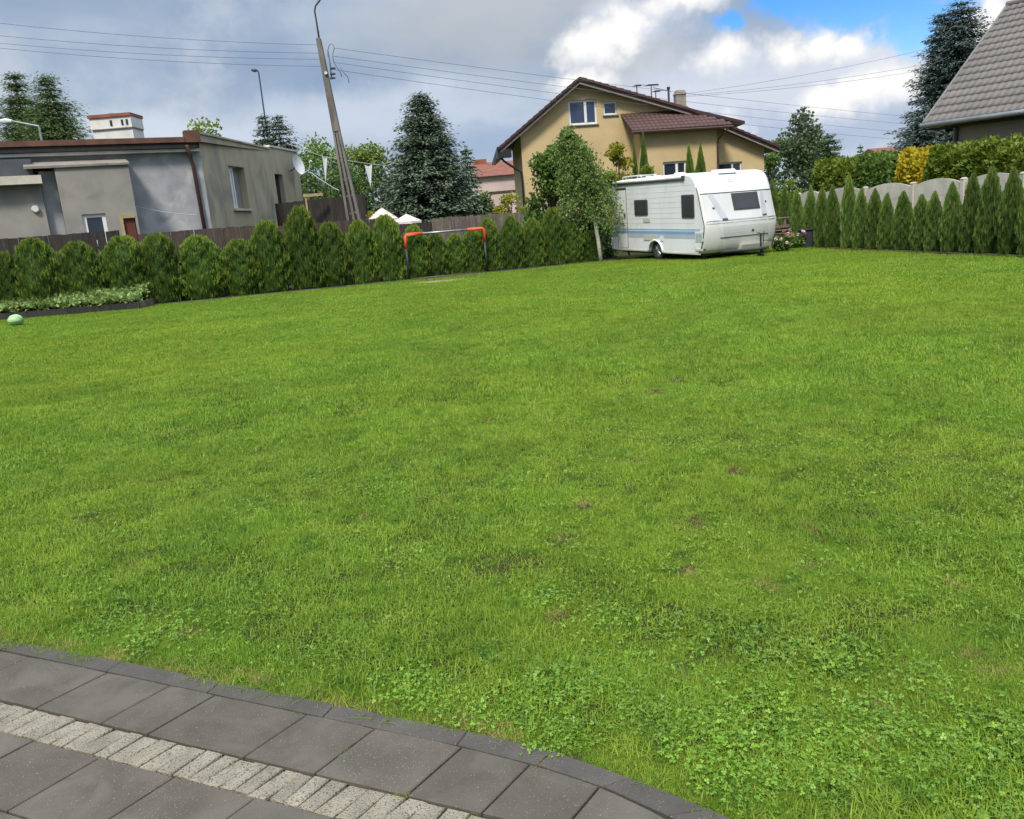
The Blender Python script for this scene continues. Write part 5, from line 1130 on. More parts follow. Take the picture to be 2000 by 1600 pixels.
def wire(p, q, sag, label, r=0.008, mat='cable', n=22, cat='wire', name='wire', group='overhead wires'):
    p, q = np.array(p), np.array(q); m = MB()
    m.tube([p + (q - p) * t - np.array([0, 0, 4 * sag * t * (1 - t)]) for t in np.linspace(0, 1, n)], r, 5)
    return tag(m.build(name, mat), label, cat, group)
for k_, (yl, yp, yr) in enumerate(((34, 88, 212), (62, 104, 222), (78, 116, 236), (86, 130, 247))):
    lab = ['top', 'second', 'third', 'lowest'][k_]
    wire(at(-260, yl - 22, 34), at(624 + 3 * k_, yp, 33.9), 0.25, '%s wire running left from the utility pole' % lab)
    wire(at(652, yp + 6, 33.9), at(2250, yr + 45, 75), 0.6 + 0.1 * k_, '%s wire running right from the utility pole past the house' % lab)
for k_, (yr, lab) in enumerate(((68, 'upper'), (108, 'middle'), (122, 'lower'))):
    wire(at(1318, 186 + 2 * k_, 45), at(1990, yr - 20, 50), 0.35, '%s wire climbing right from the house chimney' % lab)
def street_lamp(x, y_top, Y, pts, label, mat, r=0.07):
    f_ = foot(x, Y, y_top); z = top_h(x, y_top, Y); t = thing('street_lamp', f_, label, 'street lamp', None)
    MB().tube([(f_[0], f_[1], 0), (f_[0], f_[1], z)], [r * 1.3, r * 0.8], 8).build('pole', mat, t)
    P = [at(a, b, Y) for a, b in pts]; MB().tube(P[:-1], r * 0.7, 6).build('arm', mat, t)
    MB().tube([P[-2], (P[-2] + P[-1]) / 2, P[-1]], [r * 1.2, r * 2.2, r * 1.1], 8).build('lamp_head', mat if mat != 'steel' else 'dish', t)
pw = at(505, 141, 60); street_lamp(505, 141, 60, ((505, 141), (503, 138), (491, 137)), 'dark far street lamp rising above the spruces', 'steel_dark', 0.06)
street_lamp(76, 247, 44, ((76, 247), (50, 242), (24, 237), (-2, 237)), 'pale street lamp arm in front of the left spruces', 'steel', 0.07)
wire(at(232, 394, 31), at(384, 420, 32), 0.10, 'pale slack cable across the grey front wall', 0.014, 'cable_light', group=None, name='cable', cat='cable')
wire(at(606, 336, 41), at(662, 372, 36), 0.05, 'pale cable from the satellite dish to the utility pole', 0.016, 'cable_light', group=None, name='cable', cat='cable')
m = MB(); a_ = at(228, 392, 31.2); m.tube([a_, a_ + [0.16, 0, 0]], 0.05, 8); m.tube([a_ + [0.16, 0, 0], a_ + [0.18, 0, -0.3]], 0.025, 6); tag(m.build('cable_bracket', 'render_white'), 'small white cable bracket above the red door', 'bracket')
a_, b_ = at(593, 380, 37.2), at(632, 384, 37.2); MB().box((0, 0, 0), (0, 0, 0)); m = MB(); m.box((a_[0], 37.1, a_[2] - 0.12), (b_[0], 37.2, a_[2])); m.box((a_[0] + 0.05, 37.12, 0), (a_[0] + 0.12, 37.18, a_[2] - 0.12)); tag(m.build('timber_board', 'plank_light'), 'light timber board above the dark plank screen', 'board')
# bunting
P_ = [at(x, y, 43) for x, y in ((560, 280), (631, 306), (720, 320), (757, 324), (800, 318))]
bt = thing('bunting', P_[1], 'string of white pennants hanging before the dark shrubs', 'bunting')
MB().tube(P_, 0.012, 5).build('cord', 'cable_light', bt)
for (xa, ya), (xb, yb), (xc, yc) in (((712, 322), (727, 320), (724, 366)), ((747, 323), (768, 328), (761, 352)), ((629, 303), (639, 305), (636, 358))):
    a_, b_, c_ = at(xa, ya, 43), at(xb, yb, 43), at(xc, yc, 43); m = MB(); mid = (a_ + b_) / 2 + np.array([0, 0.06, -0.1])
    o_ = np.array([0, 0.008, 0]); m.poly([a_, mid, c_]); m.poly([mid, b_, c_]); m.poly([a_ + o_, c_ + o_, mid + o_]); m.poly([mid + o_, c_ + o_, b_ + o_]); m.build('pennant', 'flag', bt)
# parasols
for (xa, ya), (xl, yl), (xr, yr), Y, lab in (((744, 405), (714, 427), (781, 430), 35.4, 'larger beige parasol beside the utility pole'), ((790, 418), (764, 432), (826, 434), 34.6, 'smaller beige parasol below the big spruce')):
    ap, l_, r_ = at(xa, ya, Y), at(xl, yl, Y), at(xr, yr, Y); cz = (l_[2] + r_[2]) / 2; cxm = (l_[0] + r_[0]) / 2; R_p = (r_[0] - l_[0]) / 2
    t = thing('parasol', (cxm, Y, 0), lab, 'parasol', 'beige parasols')
    m = MB(); ring = [(cxm + R_p * math.cos(q * math.pi / 4 + 0.39), Y + R_p * math.sin(q * math.pi / 4 + 0.39), cz) for q in range(8)]; app = (cxm, Y, ap[2])
    for q in range(8): m.poly([ring[q], ring[(q + 1) % 8], app]); p0_, p1_ = ring[q], ring[(q + 1) % 8]; m.poly([(p0_[0], p0_[1], cz - 0.10), (p1_[0], p1_[1], cz - 0.10), p1_, p0_])
    cn = m.build('canopy', 'canvas', t)
    m = MB()
    for q in range(8): m.tube([(cxm, Y, ap[2] - 0.06), (ring[q][0], ring[q][1], cz - 0.02)], 0.012, 4)
    m.build('ribs', 'steel', cn)
    MB().tube([(cxm, Y, 0), (cxm, Y, ap[2] + 0.08)], 0.025, 8).build('pole', 'steel', t)

# ------------------------------------------------------------------ caravan
class CarFrame(Frame):
    PIT, LW = -0.029, 2.652
    def P(self, s, d, z): return Frame.P(self, s, d, z + self.PIT * (s - self.LW))
    def px(self, x, y, d=0.0):
        s, z = Frame.px(self, x, y, d); return s, z - self.PIT * (s - self.LW)
CF = CarFrame((4.013, 29.337), -1.167); CW = 2.72
van = thing('caravan', Frame.P(CF, 2.65, -1.2, 0), 'white touring caravan with blue side stripes parked on the lawn', 'caravan')
arch = [(2.652 + 0.38 * math.cos(a), 0.25 + 0.37 * math.sin(a)) for a in np.linspace(0, math.pi, 11)]
prof = [(0.10, 0.27), (0.03, 0.34), (0.0, 0.46), (-0.02, 0.95), (0.0, 1.5), (0.05, 2.15), (0.10, 2.38), (0.18, 2.50), (0.32, 2.565), (0.7, 2.59), (2.5, 2.62), (3.9, 2.625), (4.35, 2.61), (4.62, 2.56), (4.84, 2.46), (4.98, 2.33), (5.08, 2.18), (5.14, 2.05), (5.16, 2.0),
        (5.23, 1.74), (5.30, 1.50), (5.37, 1.27), (5.405, 1.18), (5.42, 1.10), (5.41, 0.95), (5.36, 0.72), (5.29, 0.52), (5.22, 0.38), (5.14, 0.28), (5.0, 0.25), (4.2, 0.23)] + arch + [(1.2, 0.26)]
prof = np.array(prof)
def bow(l, w):
    k_ = np.clip((l - 4.5) / 0.7, 0, 1); k_ = k_ * k_ * (3 - 2 * k_)
    return l - 0.20 * k_ * (np.abs(w - CW / 2) / (CW / 2)) ** 3.5
nxt_, prv_ = np.roll(prof, -1, 0), np.roll(prof, 1, 0); tg = unit(nxt_ - prv_); inward = np.stack([tg[:, 1], -tg[:, 0]], -1)
cen = np.array([2.6, 1.4]); flip = np.sign(np.sum(inward * (cen - prof), 1)); inward = np.where(np.abs(prof[:, 0] - 2.652)[:, None] < 0.42, np.where((prof[:, 1] < 0.8)[:, None], unit(prof - np.array([2.652, 0.25]) + 1e-6), inward * flip[:, None]), inward * flip[:, None])
V, Fc, npf = [], [], len(prof); sl_ = [(0.0, 0.055), (0.012, 0.022), (0.05, 0.003), (0.12, 0.0), (0.5, 0), (0.9, 0), (CW / 2, 0), (CW - 0.9, 0), (CW - 0.5, 0), (CW - 0.12, 0), (CW - 0.05, 0.003), (CW - 0.012, 0.022), (CW, 0.055)]
for w_, ins in sl_:
    for (l, h_), nn_ in zip(prof, inward):
        q = np.array([l, h_]) + nn_ * ins; V.append(CF.P(bow(q[0], w_), -w_, q[1]))
for i in range(len(sl_) - 1):
    for j in range(npf): Fc.append((i * npf + j, (i + 1) * npf + j, (i + 1) * npf + (j + 1) % npf, i * npf + (j + 1) % npf))
Fc.append(tuple(range(npf))[::1]); Fc.append(tuple((len(sl_) - 1) * npf + j for j in range(npf))[::-1])
m = MB(); m.v, m.f = V, Fc; body = m.build('body', 'gelcoat', van, False)
for p in body.data.polygons: p.use_smooth = len(p.vertices) == 4
def side_box(name, s0, s1, z0, z1, d0, d1, mat, parent=None, label=None): return MB(CF).box((s0, d0, z0), (s1, d1, z1)).build(name, mat, parent or van, label=label)
def spx(x0, y0, x1, y1):
    a, b = CF.px(x0, y0), CF.px(x1, y1); return a[0], b[0], b[1], a[1]
def rrect(s0, s1, z0, z1, r, n=4):
    out = []
    for cx_, cz_, a0 in ((s1 - r, z0 + r, -90), (s1 - r, z1 - r, 0), (s0 + r, z1 - r, 90), (s0 + r, z0 + r, 180)):
        for k_ in range(n + 1):
            a = math.radians(a0 + 90 * k_ / n); out.append((cx_ + r * math.cos(a), cz_ + r * math.sin(a)))
    return out
def side_panel(name, s0, s1, z0, z1, d, mat, parent=None, r=0.05, th=0.02, label=None):
    m = MB(CF); R = rrect(s0, s1, z0, z1, r); m.poly([(s, d, z) for s, z in R])
    for k_ in range(len(R)):
        a, b = R[k_], R[(k_ + 1) % len(R)]; m.poly([(a[0], d - th, a[1]), (b[0], d - th, b[1]), (b[0], d, b[1]), (a[0], d, a[1])])
    return m.build(name, mat, parent or van, label=label)
side_box('stripe', 0.06, 5.02, 0.955, 0.985, -0.002, 0.0035, 'stripe_blue', label='thin blue side stripe')
side_box('stripe', 0.06, 5.02, 0.835, 0.925, -0.002, 0.0035, 'stripe_blue', label='wide blue side stripe')
side_box('stripe', 0.06, 4.98, 0.70, 0.83, -0.002, 0.003, 'stripe_grey', label='grey side stripe')
for z in np.arange(1.15, 2.3, 0.16): side_box('groove', 0.95, 4.75, z, z + 0.007, -0.002, 0.0022, 'stripe_grey')
# door
s0, s1, z0, z1 = spx(1214, 366, 1236, 484); s0, s1 = 0.42, 1.02
dr = side_panel('door', s0, s1, 0.36, 2.26, 0.012, 'gelcoat', r=0.05)
for a, b, c, e in ((s0 - .012, s0 - .002, 0.36, 2.26), (s1 + .002, s1 + .012, 0.36, 2.26), (s0, s1, 2.265, 2.285), (s0, s1, 1.17, 1.182)): side_box('door_seam', a, b, c, e, 0.0, 0.0145, 'seam', dr)
side_box('door_lintel', s0 - 0.02, s1 + 0.02, 2.30, 2.34, 0.0, 0.03, 'seam', dr)
MB(CF).tube([(s1 - 0.09, 0.03, 1.38), (s1 - 0.09, 0.045, 1.50)], 0.035, 8).build('handle', 'seam', dr)
side_box('stripe', s0, s1, 0.955, 0.985, 0.0122, 0.0145, 'stripe_blue', dr); side_box('stripe', s0, s1, 0.835, 0.925, 0.0122, 0.0145, 'stripe_blue', dr)
# side windows
for (x0, y0, x1, y1), lab in (((1239, 391, 1266, 421), 'small dark kitchen window'), ((1331, 381, 1357, 426), 'tall dark side window')):
    a, b, c, e = spx(x0, y0, x1, y1); w_ = side_panel('window', a, b, c, e, 0.022, 'seam', r=0.05, label=lab); side_panel('pane', a + 0.045, b - 0.045, c + 0.045, e - 0.045, 0.030, 'acrylic', w_, 0.035, 0.012)
for (x0, y0, x1, y1), nm, mt in (((1258, 459, 1284, 470), 'hatch', 'gelcoat_aged'), ((1289, 461, 1296, 471), 'hatch', 'gelcoat'), ((1358, 453, 1374, 472), 'vent_panel', 'gelcoat'), ((1256, 426, 1270, 434), 'marker_plate', 'gelcoat_aged'), ((1372, 452, 1375, 455), 'vent_panel', 'gelcoat')):
    a, b, c, e = spx(x0, y0, x1, y1)
    if c < 0.72 and nm == 'x': continue
    p_ = side_panel(nm, a, b, min(c, e), max(c, e), 0.018, mt, r=0.02, th=0.016)
    if nm == 'vent_panel' and e - c > 0.12:
        for z in np.linspace(c + 0.05, e - 0.05, 6): side_box('louver', a + 0.04, b - 0.04, z - 0.008, z + 0.008, 0.0185, 0.026, 'stripe_grey', p_)
a, b, c, e = spx(1355, 485, 1376, 490); side_box('side_lamp', a + 0.1, b - 0.1, 0.36, 0.42, 0.0, 0.02, 'gelcoat_aged'); side_box('side_lamp', b, b + 0.08, 0.36, 0.42, 0.0, 0.03, 'seam')
side_box('skirt_rail', 0.15, 2.2, 0.262, 0.30, -0.01, 0.016, 'gelcoat_aged'); side_box('skirt_rail', 3.1, 5.0, 0.238, 0.275, -0.01, 0.016, 'gelcoat_aged')
# rear corner moulding
m = MB(CF); m.hexa([(-0.03, 0.012, 0.30), (0.16, 0.012, 0.28), (0.16, -0.25, 0.28), (-0.03, -0.25, 0.30), (-0.05, 0.014, 0.68), (0.05, 0.014, 0.62), (0.05, -0.25, 0.62), (-0.05, -0.25, 0.68)]); m.build('corner_moulding', 'gelcoat', van)
# awning rail and roof fittings
m = MB(CF); m.tube([(0.25, 0.015, 2.50), (4.25, 0.015, 2.525)], 0.05, 8); aw = m.build('awning_case', 'gelcoat', van, True)
side_box('awning_gap', 0.28, 4.28, 2.42, 2.455, -0.03, 0.035, 'seam', aw)
m = MB(CF); m.box((4.22, -0.04, 2.44), (4.34, 0.06, 2.56)); m.build('end_cap', 'seam', aw)
m = MB(CF); m.slab([], 0, 0) if False else None
for (l0, l1, w0_, w1_, h_, nm) in ((4.25, 4.75, 0.95, 1.65, 0.09, 'roof_vent'), (0.9, 1.35, 0.8, 1.3, 0.08, 'roof_vent'), (2.4, 2.75, 0.9, 1.3, 0.10, 'roof_vent')):
    zb_ = 2.58 if l0 > 4 else 2.59; m = MB(CF); m.hexa([(l0, -w0_, zb_ - .03), (l0, -w1_, zb_ - .03), (l1, -w1_, zb_ - .03), (l1, -w0_, zb_ - .03), (l0 + .07, -w0_ - .07, zb_ + h_), (l0 + .07, -w1_ + .07, zb_ + h_), (l1 - .07, -w1_ + .07, zb_ + h_), (l1 - .07, -w0_ - .07, zb_ + h_)]); m.build(nm, 'gelcoat', van)
m = MB(CF)
for w_ in (0.3, 0.9): m.tube([(0.35, -w_, 2.58), (0.40, -w_, 2.69), (1.5, -w_, 2.70), (1.55, -w_, 2.59)], 0.02, 6)
for l_ in (0.6, 1.3): m.tube([(l_, -0.3, 2.70), (l_, -0.9, 2.70)], 0.018, 6)
m.build('roof_rack', 'dish', van, True)
# front: band, window, lamp strips, lower seams
def front(w_, v, off):
    """v = 0 at the dark band, 1 at the bulge"""
    l, h_ = np.interp(v, [0, 0.31, 0.61, 0.88, 1.0, 1.25, 1.6, 2.0], [5.16, 5.23, 5.30, 5.37, 5.405, 5.42, 5.40, 5.33]), np.interp(v, [0, 0.31, 0.61, 0.88, 1.0, 1.25, 1.6, 2.0], [2.0, 1.74, 1.50, 1.27, 1.18, 1.04, 0.88, 0.62])
    return (bow(l, w_) + off * 0.96, -w_, h_ + off * 0.27)
def front_patch(name, wa0, wa1, wb0, wb1, v0, v1, off, mat, parent=None, label=None, nx=10, ny=4):
    m = MB(CF); g = [[front((wa0 + (wb0 - wa0) * j / ny) + ((wa1 + (wb1 - wa1) * j / ny) - (wa0 + (wb0 - wa0) * j / ny)) * i / nx, v0 + (v1 - v0) * j / ny, off) for i in range(nx + 1)] for j in range(ny + 1)]
    for j in range(ny):
        for i in range(nx): m.poly([g[j][i], g[j + 1][i], g[j + 1][i + 1], g[j][i + 1]])
    edge = [g[0][i] for i in range(nx + 1)] + [g[j][nx] for j in range(1, ny + 1)] + [g[ny][i] for i in range(nx - 1, -1, -1)] + [g[j][0] for j in range(ny - 1, 0, -1)]
    for k_ in range(len(edge)):
        a, b = edge[k_], edge[(k_ + 1) % len(edge)]; m.poly([a, b, (b[0] - off * 0.9 - 0.004, b[1], b[2]), (a[0] - off * 0.9 - 0.004, a[1], a[2])])
    return m.build(name, mat, parent or van, label=label)
fp = front_patch('front_panel', 0.10, CW - 0.10, 0.10, CW - 0.10, 0.03, 0.96, 0.006, 'gelcoat_front', nx=16)
front_patch('window_band', 0.05, CW - 0.05, 0.05, CW - 0.05, -0.035, 0.028, 0.014, 'seam', fp, nx=16)
fw_ = front_patch('front_window', 1.02, 2.00, 1.02, 2.00, 0.06, 0.66, 0.022, 'seam', van, 'dark front window'); front_patch('pane', 1.07, 1.95, 1.07, 1.95, 0.10, 0.62, 0.030, 'acrylic', fw_)
front_patch('lamp_strip', 0.26, 0.40, 0.52, 0.74, 0.06, 0.90, 0.014, 'lamp_grey', van, 'slanted grey light strip'); front_patch('lamp_strip', 2.12, 2.24, 2.02, 2.24, 0.06, 0.86, 0.014, 'lamp_grey', van, 'slanted grey light strip')
front_patch('reflector', 0.56, 0.74, 0.56, 0.74, 0.91, 0.965, 0.016, 'seam'); front_patch('reflector', 2.04, 2.22, 2.04, 2.22, 0.87, 0.925, 0.016, 'seam')
front_patch('catch', 0.32, 0.38, 0.32, 0.38, 0.50, 0.56, 0.02, 'seam', nx=2, ny=2); front_patch('catch', 2.27, 2.32, 2.27, 2.32, 0.40, 0.46, 0.02, 'seam', nx=2, ny=2)
front_patch('bulge_seam', 0.06, CW - 0.06, 0.06, CW - 0.06, 0.985, 1.005, 0.012, 'seam', nx=16, ny=1); front_patch('bulge_trim', 0.06, CW - 0.06, 0.06, CW - 0.06, 1.006, 1.10, 0.016, 'gelcoat_front', nx=16, ny=2)
front_patch('locker_lid', 0.55, CW - 0.45, 0.6, CW - 0.5, 1.13, 1.86, 0.008, 'gelcoat_front', nx=12); front_patch('lid_gap', 0.50, CW - 0.40, 0.50, CW - 0.40, 1.865, 1.89, 0.012, 'seam', nx=12, ny=1)
front_patch('lock', 1.6, 1.68, 1.6, 1.68, 1.62, 1.70, 0.02, 'seam', nx=2, ny=2)
# side-to-front corner seam
m = MB(CF); edge = [(l, h_) for l, h_ in prof[16:29]]; m.tube([(bow(l, 0.03) - 0.015, 0.004, h_) for l, h_ in edge], 0.013, 6); m.build('corner_seam', 'seam', van)
# emblem above the band: a small peak over a bar
def brow(w_, t_): l, h_ = 4.90 + 0.14 * t_, 2.42 - 0.20 * t_; return (bow(l, w_) + 0.012, -w_, h_ + 0.012)
m = MB(CF); m.poly([brow(1.02, 0.75), brow(1.28, 0.75), brow(1.22, 0.60), brow(1.08, 0.60)]); m.poly([brow(1.06, 0.50), brow(1.24, 0.50), brow(1.19, 0.32), brow(1.15, 0.20), brow(1.11, 0.32)]); m.build('emblem', 'stripe_grey', van)
# lower front tray, drawbar, jockey wheel, wheels, steadies
m = MB(CF); m.hexa([(4.95, -1.25, 0.26), (5.30, -1.25, 0.24), (5.30, -2.38, 0.24), (4.95, -2.38, 0.26), (4.95, -1.25, 0.42), (5.38, -1.25, 0.44), (5.38, -2.38, 0.44), (4.95, -2.38, 0.42)]); m.build('front_tray', 'gelcoat_aged', van)
m = MB(CF); m.tube([(4.7, -0.5, 0.24), (6.25, -1.2, 0.36)], 0.04, 6); m.tube([(4.7, -1.9, 0.24), (6.25, -1.22, 0.36)], 0.04, 6); m.tube([(6.15, -1.21, 0.36), (6.55, -1.21, 0.40)], 0.05, 8); m.build('drawbar', 'seam', van)
m = MB(CF); m.tube([(6.1, -1.33, 0.12), (6.1, -1.33, 0.78)], 0.028, 8); m.tube([(6.1, -1.28, 0.12), (6.1, -1.38, 0.12)], 0.11, 12); m.tube([(6.1, -1.33, 0.78), (6.1, -1.2, 0.80)], 0.012, 6); m.build('jockey_wheel', 'rubber', van)
m = MB(CF); m.tube([(5.36, -2.05, 0.40), (5.40, -2.05, 0.78)], 0.014, 6); m.tube([(5.36, -2.05, 0.50), (5.36, -2.3, 0.50)], 0.014, 6); m.build('grab_handle', 'seam', van)
for w_, sg in ((0.16, 1), (CW - 0.16, -1)):
    ctr = np.array([2.652, 0.31]); m = MB(CF); n = 24; V, Fc = [], []
    rings = [(0.19, 0.02), (0.20, 0.055), (0.29, 0.06), (0.315, 0.03), (0.315, -0.13), (0.28, -0.15), (0.15, -0.15)]
    for r, o in rings:
        for k_ in range(n): a = 2 * math.pi * k_ / n; V.append(CF.P(ctr[0] + r * math.cos(a), -w_ + sg * (o + 0.03), ctr[1] + r * math.sin(a)))
    for i in range(len(rings) - 1):
        for k_ in range(n): Fc.append((i * n + k_, i * n + (k_ + 1) % n, (i + 1) * n + (k_ + 1) % n, (i + 1) * n + k_))
    m.v, m.f = V, Fc; wh = m.build('wheel', 'rubber', van, True)
    m = MB(CF); m.tube([(ctr[0], -w_ + sg * 0.02, ctr[1]), (ctr[0], -w_ + sg * 0.05, ctr[1])], 0.195, 20)
    for k_ in range(8): a = 2 * math.pi * k_ / 8; m.tube([(ctr[0] + 0.05 * math.cos(a), -w_ + sg * 0.075, ctr[1] + 0.05 * math.sin(a)), (ctr[0] + 0.18 * math.cos(a), -w_ + sg * 0.06, ctr[1] + 0.18 * math.sin(a))], 0.02, 6)
    m.tube([(ctr[0], -w_ + sg * 0.05, ctr[1]), (ctr[0], -w_ + sg * 0.095, ctr[1])], [0.06, 0.045], 10); m.build('rim', 'steel', wh)
arc = [(2.652 + 0.41 * math.cos(a), 0.25 + 0.385 * math.sin(a)) for a in np.linspace(0.0, math.pi, 13)]
m = MB(CF); m.tube([(s, 0.012, z) for s, z in arc], 0.035, 6); m.build('arch_trim', 'gelcoat', van, True)
m = MB(CF); m.box((0.3, -CW + 0.2, 0.18), (4.9, -0.2, 0.225)); m.build('chassis', 'seam', van)
for l_ in (0.55, 4.75):
    for w_ in (0.25, CW - 0.25): MB(CF).tube([(l_, -w_, 0.22), (l_ + 0.12, -w_, 0.075 if l_ < 1 else 0.10)], 0.03, 6).build('steady', 'seam', van)

# ------------------------------------------------------------------ goal, ball, raised bed and small things
g0, g1 = ground_at(800, 548), ground_at(952, 533); gd = unit(g1 - g0); gn = np.array([-gd[1], gd[0], 0]); Hg = (on_line(g0[:2], gd[:2], gn[:2], 0, 789, 455)[1] + on_line(g0[:2], gd[:2], gn[:2], 0, 943, 449)[1]) / 2
goal = thing('football_goal', g0, 'small football goal with orange corners standing before the long hedge', 'goal')
up = np.array([0, 0, 1.0]); Lg = np.linalg.norm(g1 - g0)
for g in (g0, g1):
    m = MB(); m.tube([g, g + up * (Hg - 0.42)], 0.044, 10); m.build('post', 'goal_black', goal, True)
    m = MB(); sgn = 1 if g is g0 else -1
    m.tube([g + up * (Hg - 0.42), g + up * (Hg - 0.05), g + up * Hg + gd * sgn * 0.05, g + up * Hg + gd * sgn * 0.55], 0.050, 10); m.build('corner_sleeve', 'orange', goal, True)
    m = MB(); m.tube([g + up * (Hg - 0.6), g + gn * 0.75 + up * 0.05], 0.022, 8); m.tube([g + up * 0.03, g + gn * 0.75 + up * 0.03], 0.03, 8); m.build('side_stay', 'goal_black', goal, True)
m = MB(); m.tube([g0 + up * Hg + gd * 0.55, g1 + up * Hg - gd * 0.55], 0.030, 10); m.build('crossbar', 'steel', goal, True)
m = MB(); m.tube([g0 + gn * 0.75 + up * 0.035, g1 + gn * 0.75 + up * 0.035], 0.03, 8); m.build('ground_bar', 'pipe_brown', goal, True)
m = MB(); m.tube([g0 + up * 0.04 + gn * 0.03, g1 + up * 0.04 + gn * 0.03], 0.028, 8); m.build('threshold_bar', 'pipe_brown', goal, True)
# ball
bgp = ground_at(33, 637); ball = thing('ball', bgp, 'pale green play ball lying by the raised bed', 'ball'); V, Fc = [], []; n1, n2, rb = 14, 24, 0.17
for i in range(n1 + 1):
    for j in range(n2): a, b = math.pi * i / n1, 2 * math.pi * j / n2; V.append(bgp + np.array([rb * 1.08 * math.sin(a) * math.cos(b), rb * math.sin(a) * math.sin(b), 0.155 + rb * 0.84 * math.cos(a)]))
for i in range(n1):
    for j in range(n2): Fc.append((i * n2 + j, (i + 1) * n2 + j, (i + 1) * n2 + (j + 1) % n2, i * n2 + (j + 1) % n2))
m = MB(); m.v, m.f = V, Fc; m.build('skin', 'ball', ball, True)
m = MB()
for tilt in (0.2, 1.3, 2.4):
    cc = [bgp + np.array([0, 0, 0.155]) + np.array([1.085 * rb * math.cos(q), rb * math.sin(q) * math.cos(tilt), 0.845 * rb * math.sin(q) * math.sin(tilt)]) * 1.003 for q in np.linspace(0, 2 * math.pi, 30)]
    m.tube(cc, 0.006, 4, False)
m.build('seams', 'ball_seam', ball)
# raised bed
b0, b1 = ground_at(-420, 662), ground_at(273, 604); bd = unit(b1 - b0); bn = np.array([-bd[1], bd[0], 0]); BL = np.linalg.norm(b1 - b0); BF = Frame(b0, math.atan2(bd[1], bd[0]))
bed = thing('raised_bed', b0, 'low raised bed with dark timber edging at the left', 'raised bed')
k_ = 0; s_ = 0.0
while s_ < BL - 0.05:
    e_ = min(BL, s_ + 1.6); MB(BF).box((s_ + 0.006, -0.05, 0), (e_ - 0.006, 0.0, 0.20)).build('board', 'dark_timber', bed); s_ = e_
MB(BF).box((BL - 0.052, -2.2, 0), (BL - 0.002, -0.052, 0.205)).build('board', 'old_wood', bed)
m = MB(BF); m.poly([(0, -0.05, 0.16), (BL - 0.05, -0.05, 0.16), (BL - 0.05, -2.2, 0.18), (0, -2.2, 0.18)]); m.build('soil', 'soil', bed)
n = 15000; s_ = rng.uniform(0.0, BL - 0.1, n); d_ = rng.beta(1.1, 1.2, n) * 2.0 + 0.02; hmax = 0.20 + (0.28 + 0.30 * np.clip(1 - s_ / BL, 0, 1)) * np.clip(d_ / 1.0, 0.12, 1) * (0.75 + 0.35 * np.sin(s_ * 2.1) * np.cos(s_ * 0.9 + d_ * 3)); z_ = 0.17 + hmax * rng.beta(2.4, 1.0, n)
Pp = np.array(BF.p) + BF.a * s_[:, None] - BF.n * d_[:, None] + np.stack([0 * z_, 0 * z_, z_], -1)
D = rng.normal(0, 0.7, (n, 3)) + np.array([0.0, -0.35, 0.1]); V, Fc = kites(Pp, D, 0.13 * rng.uniform(0.5, 1.3, n), 0.045 * rng.uniform(0.6, 1.3, n))
T = np.clip(0.45 + 0.35 * np.sin(s_ * 3.3) * np.cos(d_ * 4) + rng.normal(0, 0.25, n), 0, 1)
tag(link('bed_plants', mesh_from('bed_plants', V, Fc, 'leaf_pale', False, np.repeat(T, 2))), 'pale green leafy plants filling the raised bed', 'plants', None, 'stuff')
gx = ground_at(-6, 600); n = 1500; a = rng.uniform(0, 6.28, n); r = np.abs(rng.normal(0, 0.42, n)); Pp = np.stack([gx[0] + r * np.cos(a), gx[1] + 0.4 + r * np.sin(a), np.full(n, 0.15)], -1); D = np.stack([0.5 * np.cos(a), 0.5 * np.sin(a), np.ones(n)], -1) + rng.normal(0, 0.25, (n, 3)); V, Fc = kites(Pp, D, rng.uniform(0.4, 1.05, n), 0.014 * np.ones(n))
tag(link('tall_grass_clump', mesh_from('tall_grass_clump', V, Fc, 'leaf_mid', False, np.repeat(rng.uniform(0, 1, n), 2))), 'tall arching grass clump at the picture edge behind the raised bed', 'plant')
for x, y, lab, sx in ((372, 582, 'larger white scrap lying under the long hedge', 0.24), (390, 580, 'smaller white scrap lying under the long hedge', 0.14), (297, 587, 'white stem-like scrap beside the raised bed corner', 0.13), (565, 565, 'pale scrap on the edging under the tallest thuja', 0.13)):
    g = ground_at(x, y); m = MB(); m.hexa([(g[0] - sx, g[1] - .06, 0.05), (g[0] + sx, g[1] - .05, 0.05), (g[0] + sx * .8, g[1] + .07, 0.06), (g[0] - sx * .9, g[1] + .06, 0.05), (g[0] - sx * .8, g[1] - .04, 0.10), (g[0] + sx * .7, g[1] - .03, 0.12), (g[0] + sx * .6, g[1] + .05, 0.11), (g[0] - sx * .7, g[1] + .04, 0.09)]); tag(m.build('scrap', 'litter'), lab, 'scrap', 'scraps under the hedge')
# behind the caravan's front: dark bin, old timber rack, flowers
c0, c1 = at(1546, 478, 27.6), at(1601, 478, 27.2); zt = at(1575, 446, 27.4)[2]
t = thing('storage_box', ((c0[0] + c1[0]) / 2, 27.4, 0), 'low black storage box before the right hedge', 'storage box')
m = MB(); m.slab([(c0[0], 27.0), (c1[0], 26.7), (c1[0] + 0.15, 27.2), (c0[0] + 0.15, 27.5)], 0.0, zt - 0.05, 0.02); m.build('body', 'bin', t)
m = MB(); m.slab([(c0[0] - 0.03, 26.96), (c1[0] + 0.03, 26.66), (c1[0] + 0.18, 27.23), (c0[0] + 0.12, 27.53)], zt - 0.046, zt, 0.015); m.build('lid', 'bin', t)
a0, a1 = at(1516, 426, 28.4), at(1566, 426, 28.4); z1_, z2_ = a0[2], at(1540, 441, 28.4)[2]
t = thing('timber_rack', (a0[0], 28.4, 0), 'old timber rack between the caravan and the right hedge', 'rack')
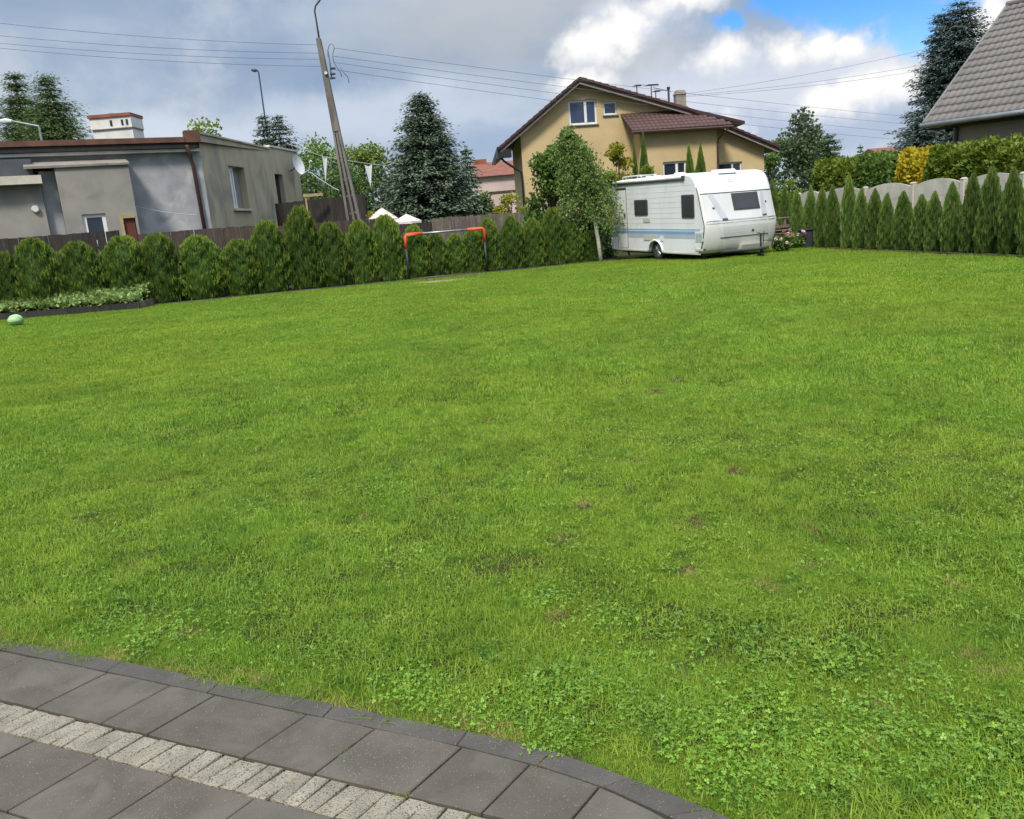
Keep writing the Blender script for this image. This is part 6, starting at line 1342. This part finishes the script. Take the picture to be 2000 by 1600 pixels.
for x in np.linspace(a0[0], a1[0], 4): MB().box((x - 0.04, 28.36, 0), (x + 0.04, 28.44, z1_ - 0.03)).build('post', 'old_wood', t)
MB().box((a0[0] - 0.1, 28.33, z1_ - 0.028), (a1[0] + 0.08, 28.47, z1_ + 0.01)).build('top_rail', 'old_wood', t)
for z in (z2_, z2_ - 0.16, 0.5, 0.3): MB().box((a0[0] - 0.05, 28.32, z - 0.05), (a1[0] + 0.3, 28.355, z + 0.05)).build('plank', 'old_wood', t)
for q, (x, y, lab) in enumerate(((1528, 488, 'pale pink rose bush right beside the caravan'), (1550, 482, 'pink rose bush in front of the black box'))):
    g = ground_at(x, y + 4); t = thing('rose_bush', g, lab, 'flowers', 'rose bushes'); n = 700
    P = unit(rng.normal(size=(n, 3))) * np.array([0.34, 0.30, 0.26]) * rng.uniform(0.4, 1, (n, 1)) + np.array([g[0], g[1], 0.26]); P[:, 2] = np.maximum(P[:, 2], 0.04); V, Fc = kites(P, rng.normal(0, 1, (n, 3)), 0.09 * rng.uniform(0.6, 1.3, n), 0.035 * np.ones(n))
    link('foliage', mesh_from('rose_foliage', V - np.array(g), Fc, 'leaf_mid', False, np.repeat(rng.uniform(0, 1, n), 2)), t, g)
    for b in range(9):
        c = np.array([g[0], g[1], 0.30]) + unit(rng.normal(size=3)) * np.array([0.34, 0.28, 0.24]) + np.array([0, -0.12, 0.10]); nn = 26; d = unit(rng.normal(size=(nn, 3))); V, Fc = kites(np.tile(c, (nn, 1)), d, 0.055 * np.ones(nn), 0.03 * np.ones(nn))
        link('bloom', mesh_from('bloom', V - np.array(g), Fc, 'rose_pale' if (b + q) % 2 else 'rose'), t, g)
g = ground_at(1163, 506); m = MB(); m.tube([(g[0] - 0.15, g[1] + 0.4, 0), (g[0] - 0.15, g[1] + 0.4, 0.22)], [0.10, 0.14], 14); m.tube([(g[0] - 0.15, g[1] + 0.4, 0.22), (g[0] - 0.15, g[1] + 0.4, 0.27)], [0.155, 0.155], 14); tag(m.build('flower_pot', 'terracotta', None, True), 'reddish clay pot half hidden behind the birch trunk', 'flower pot')
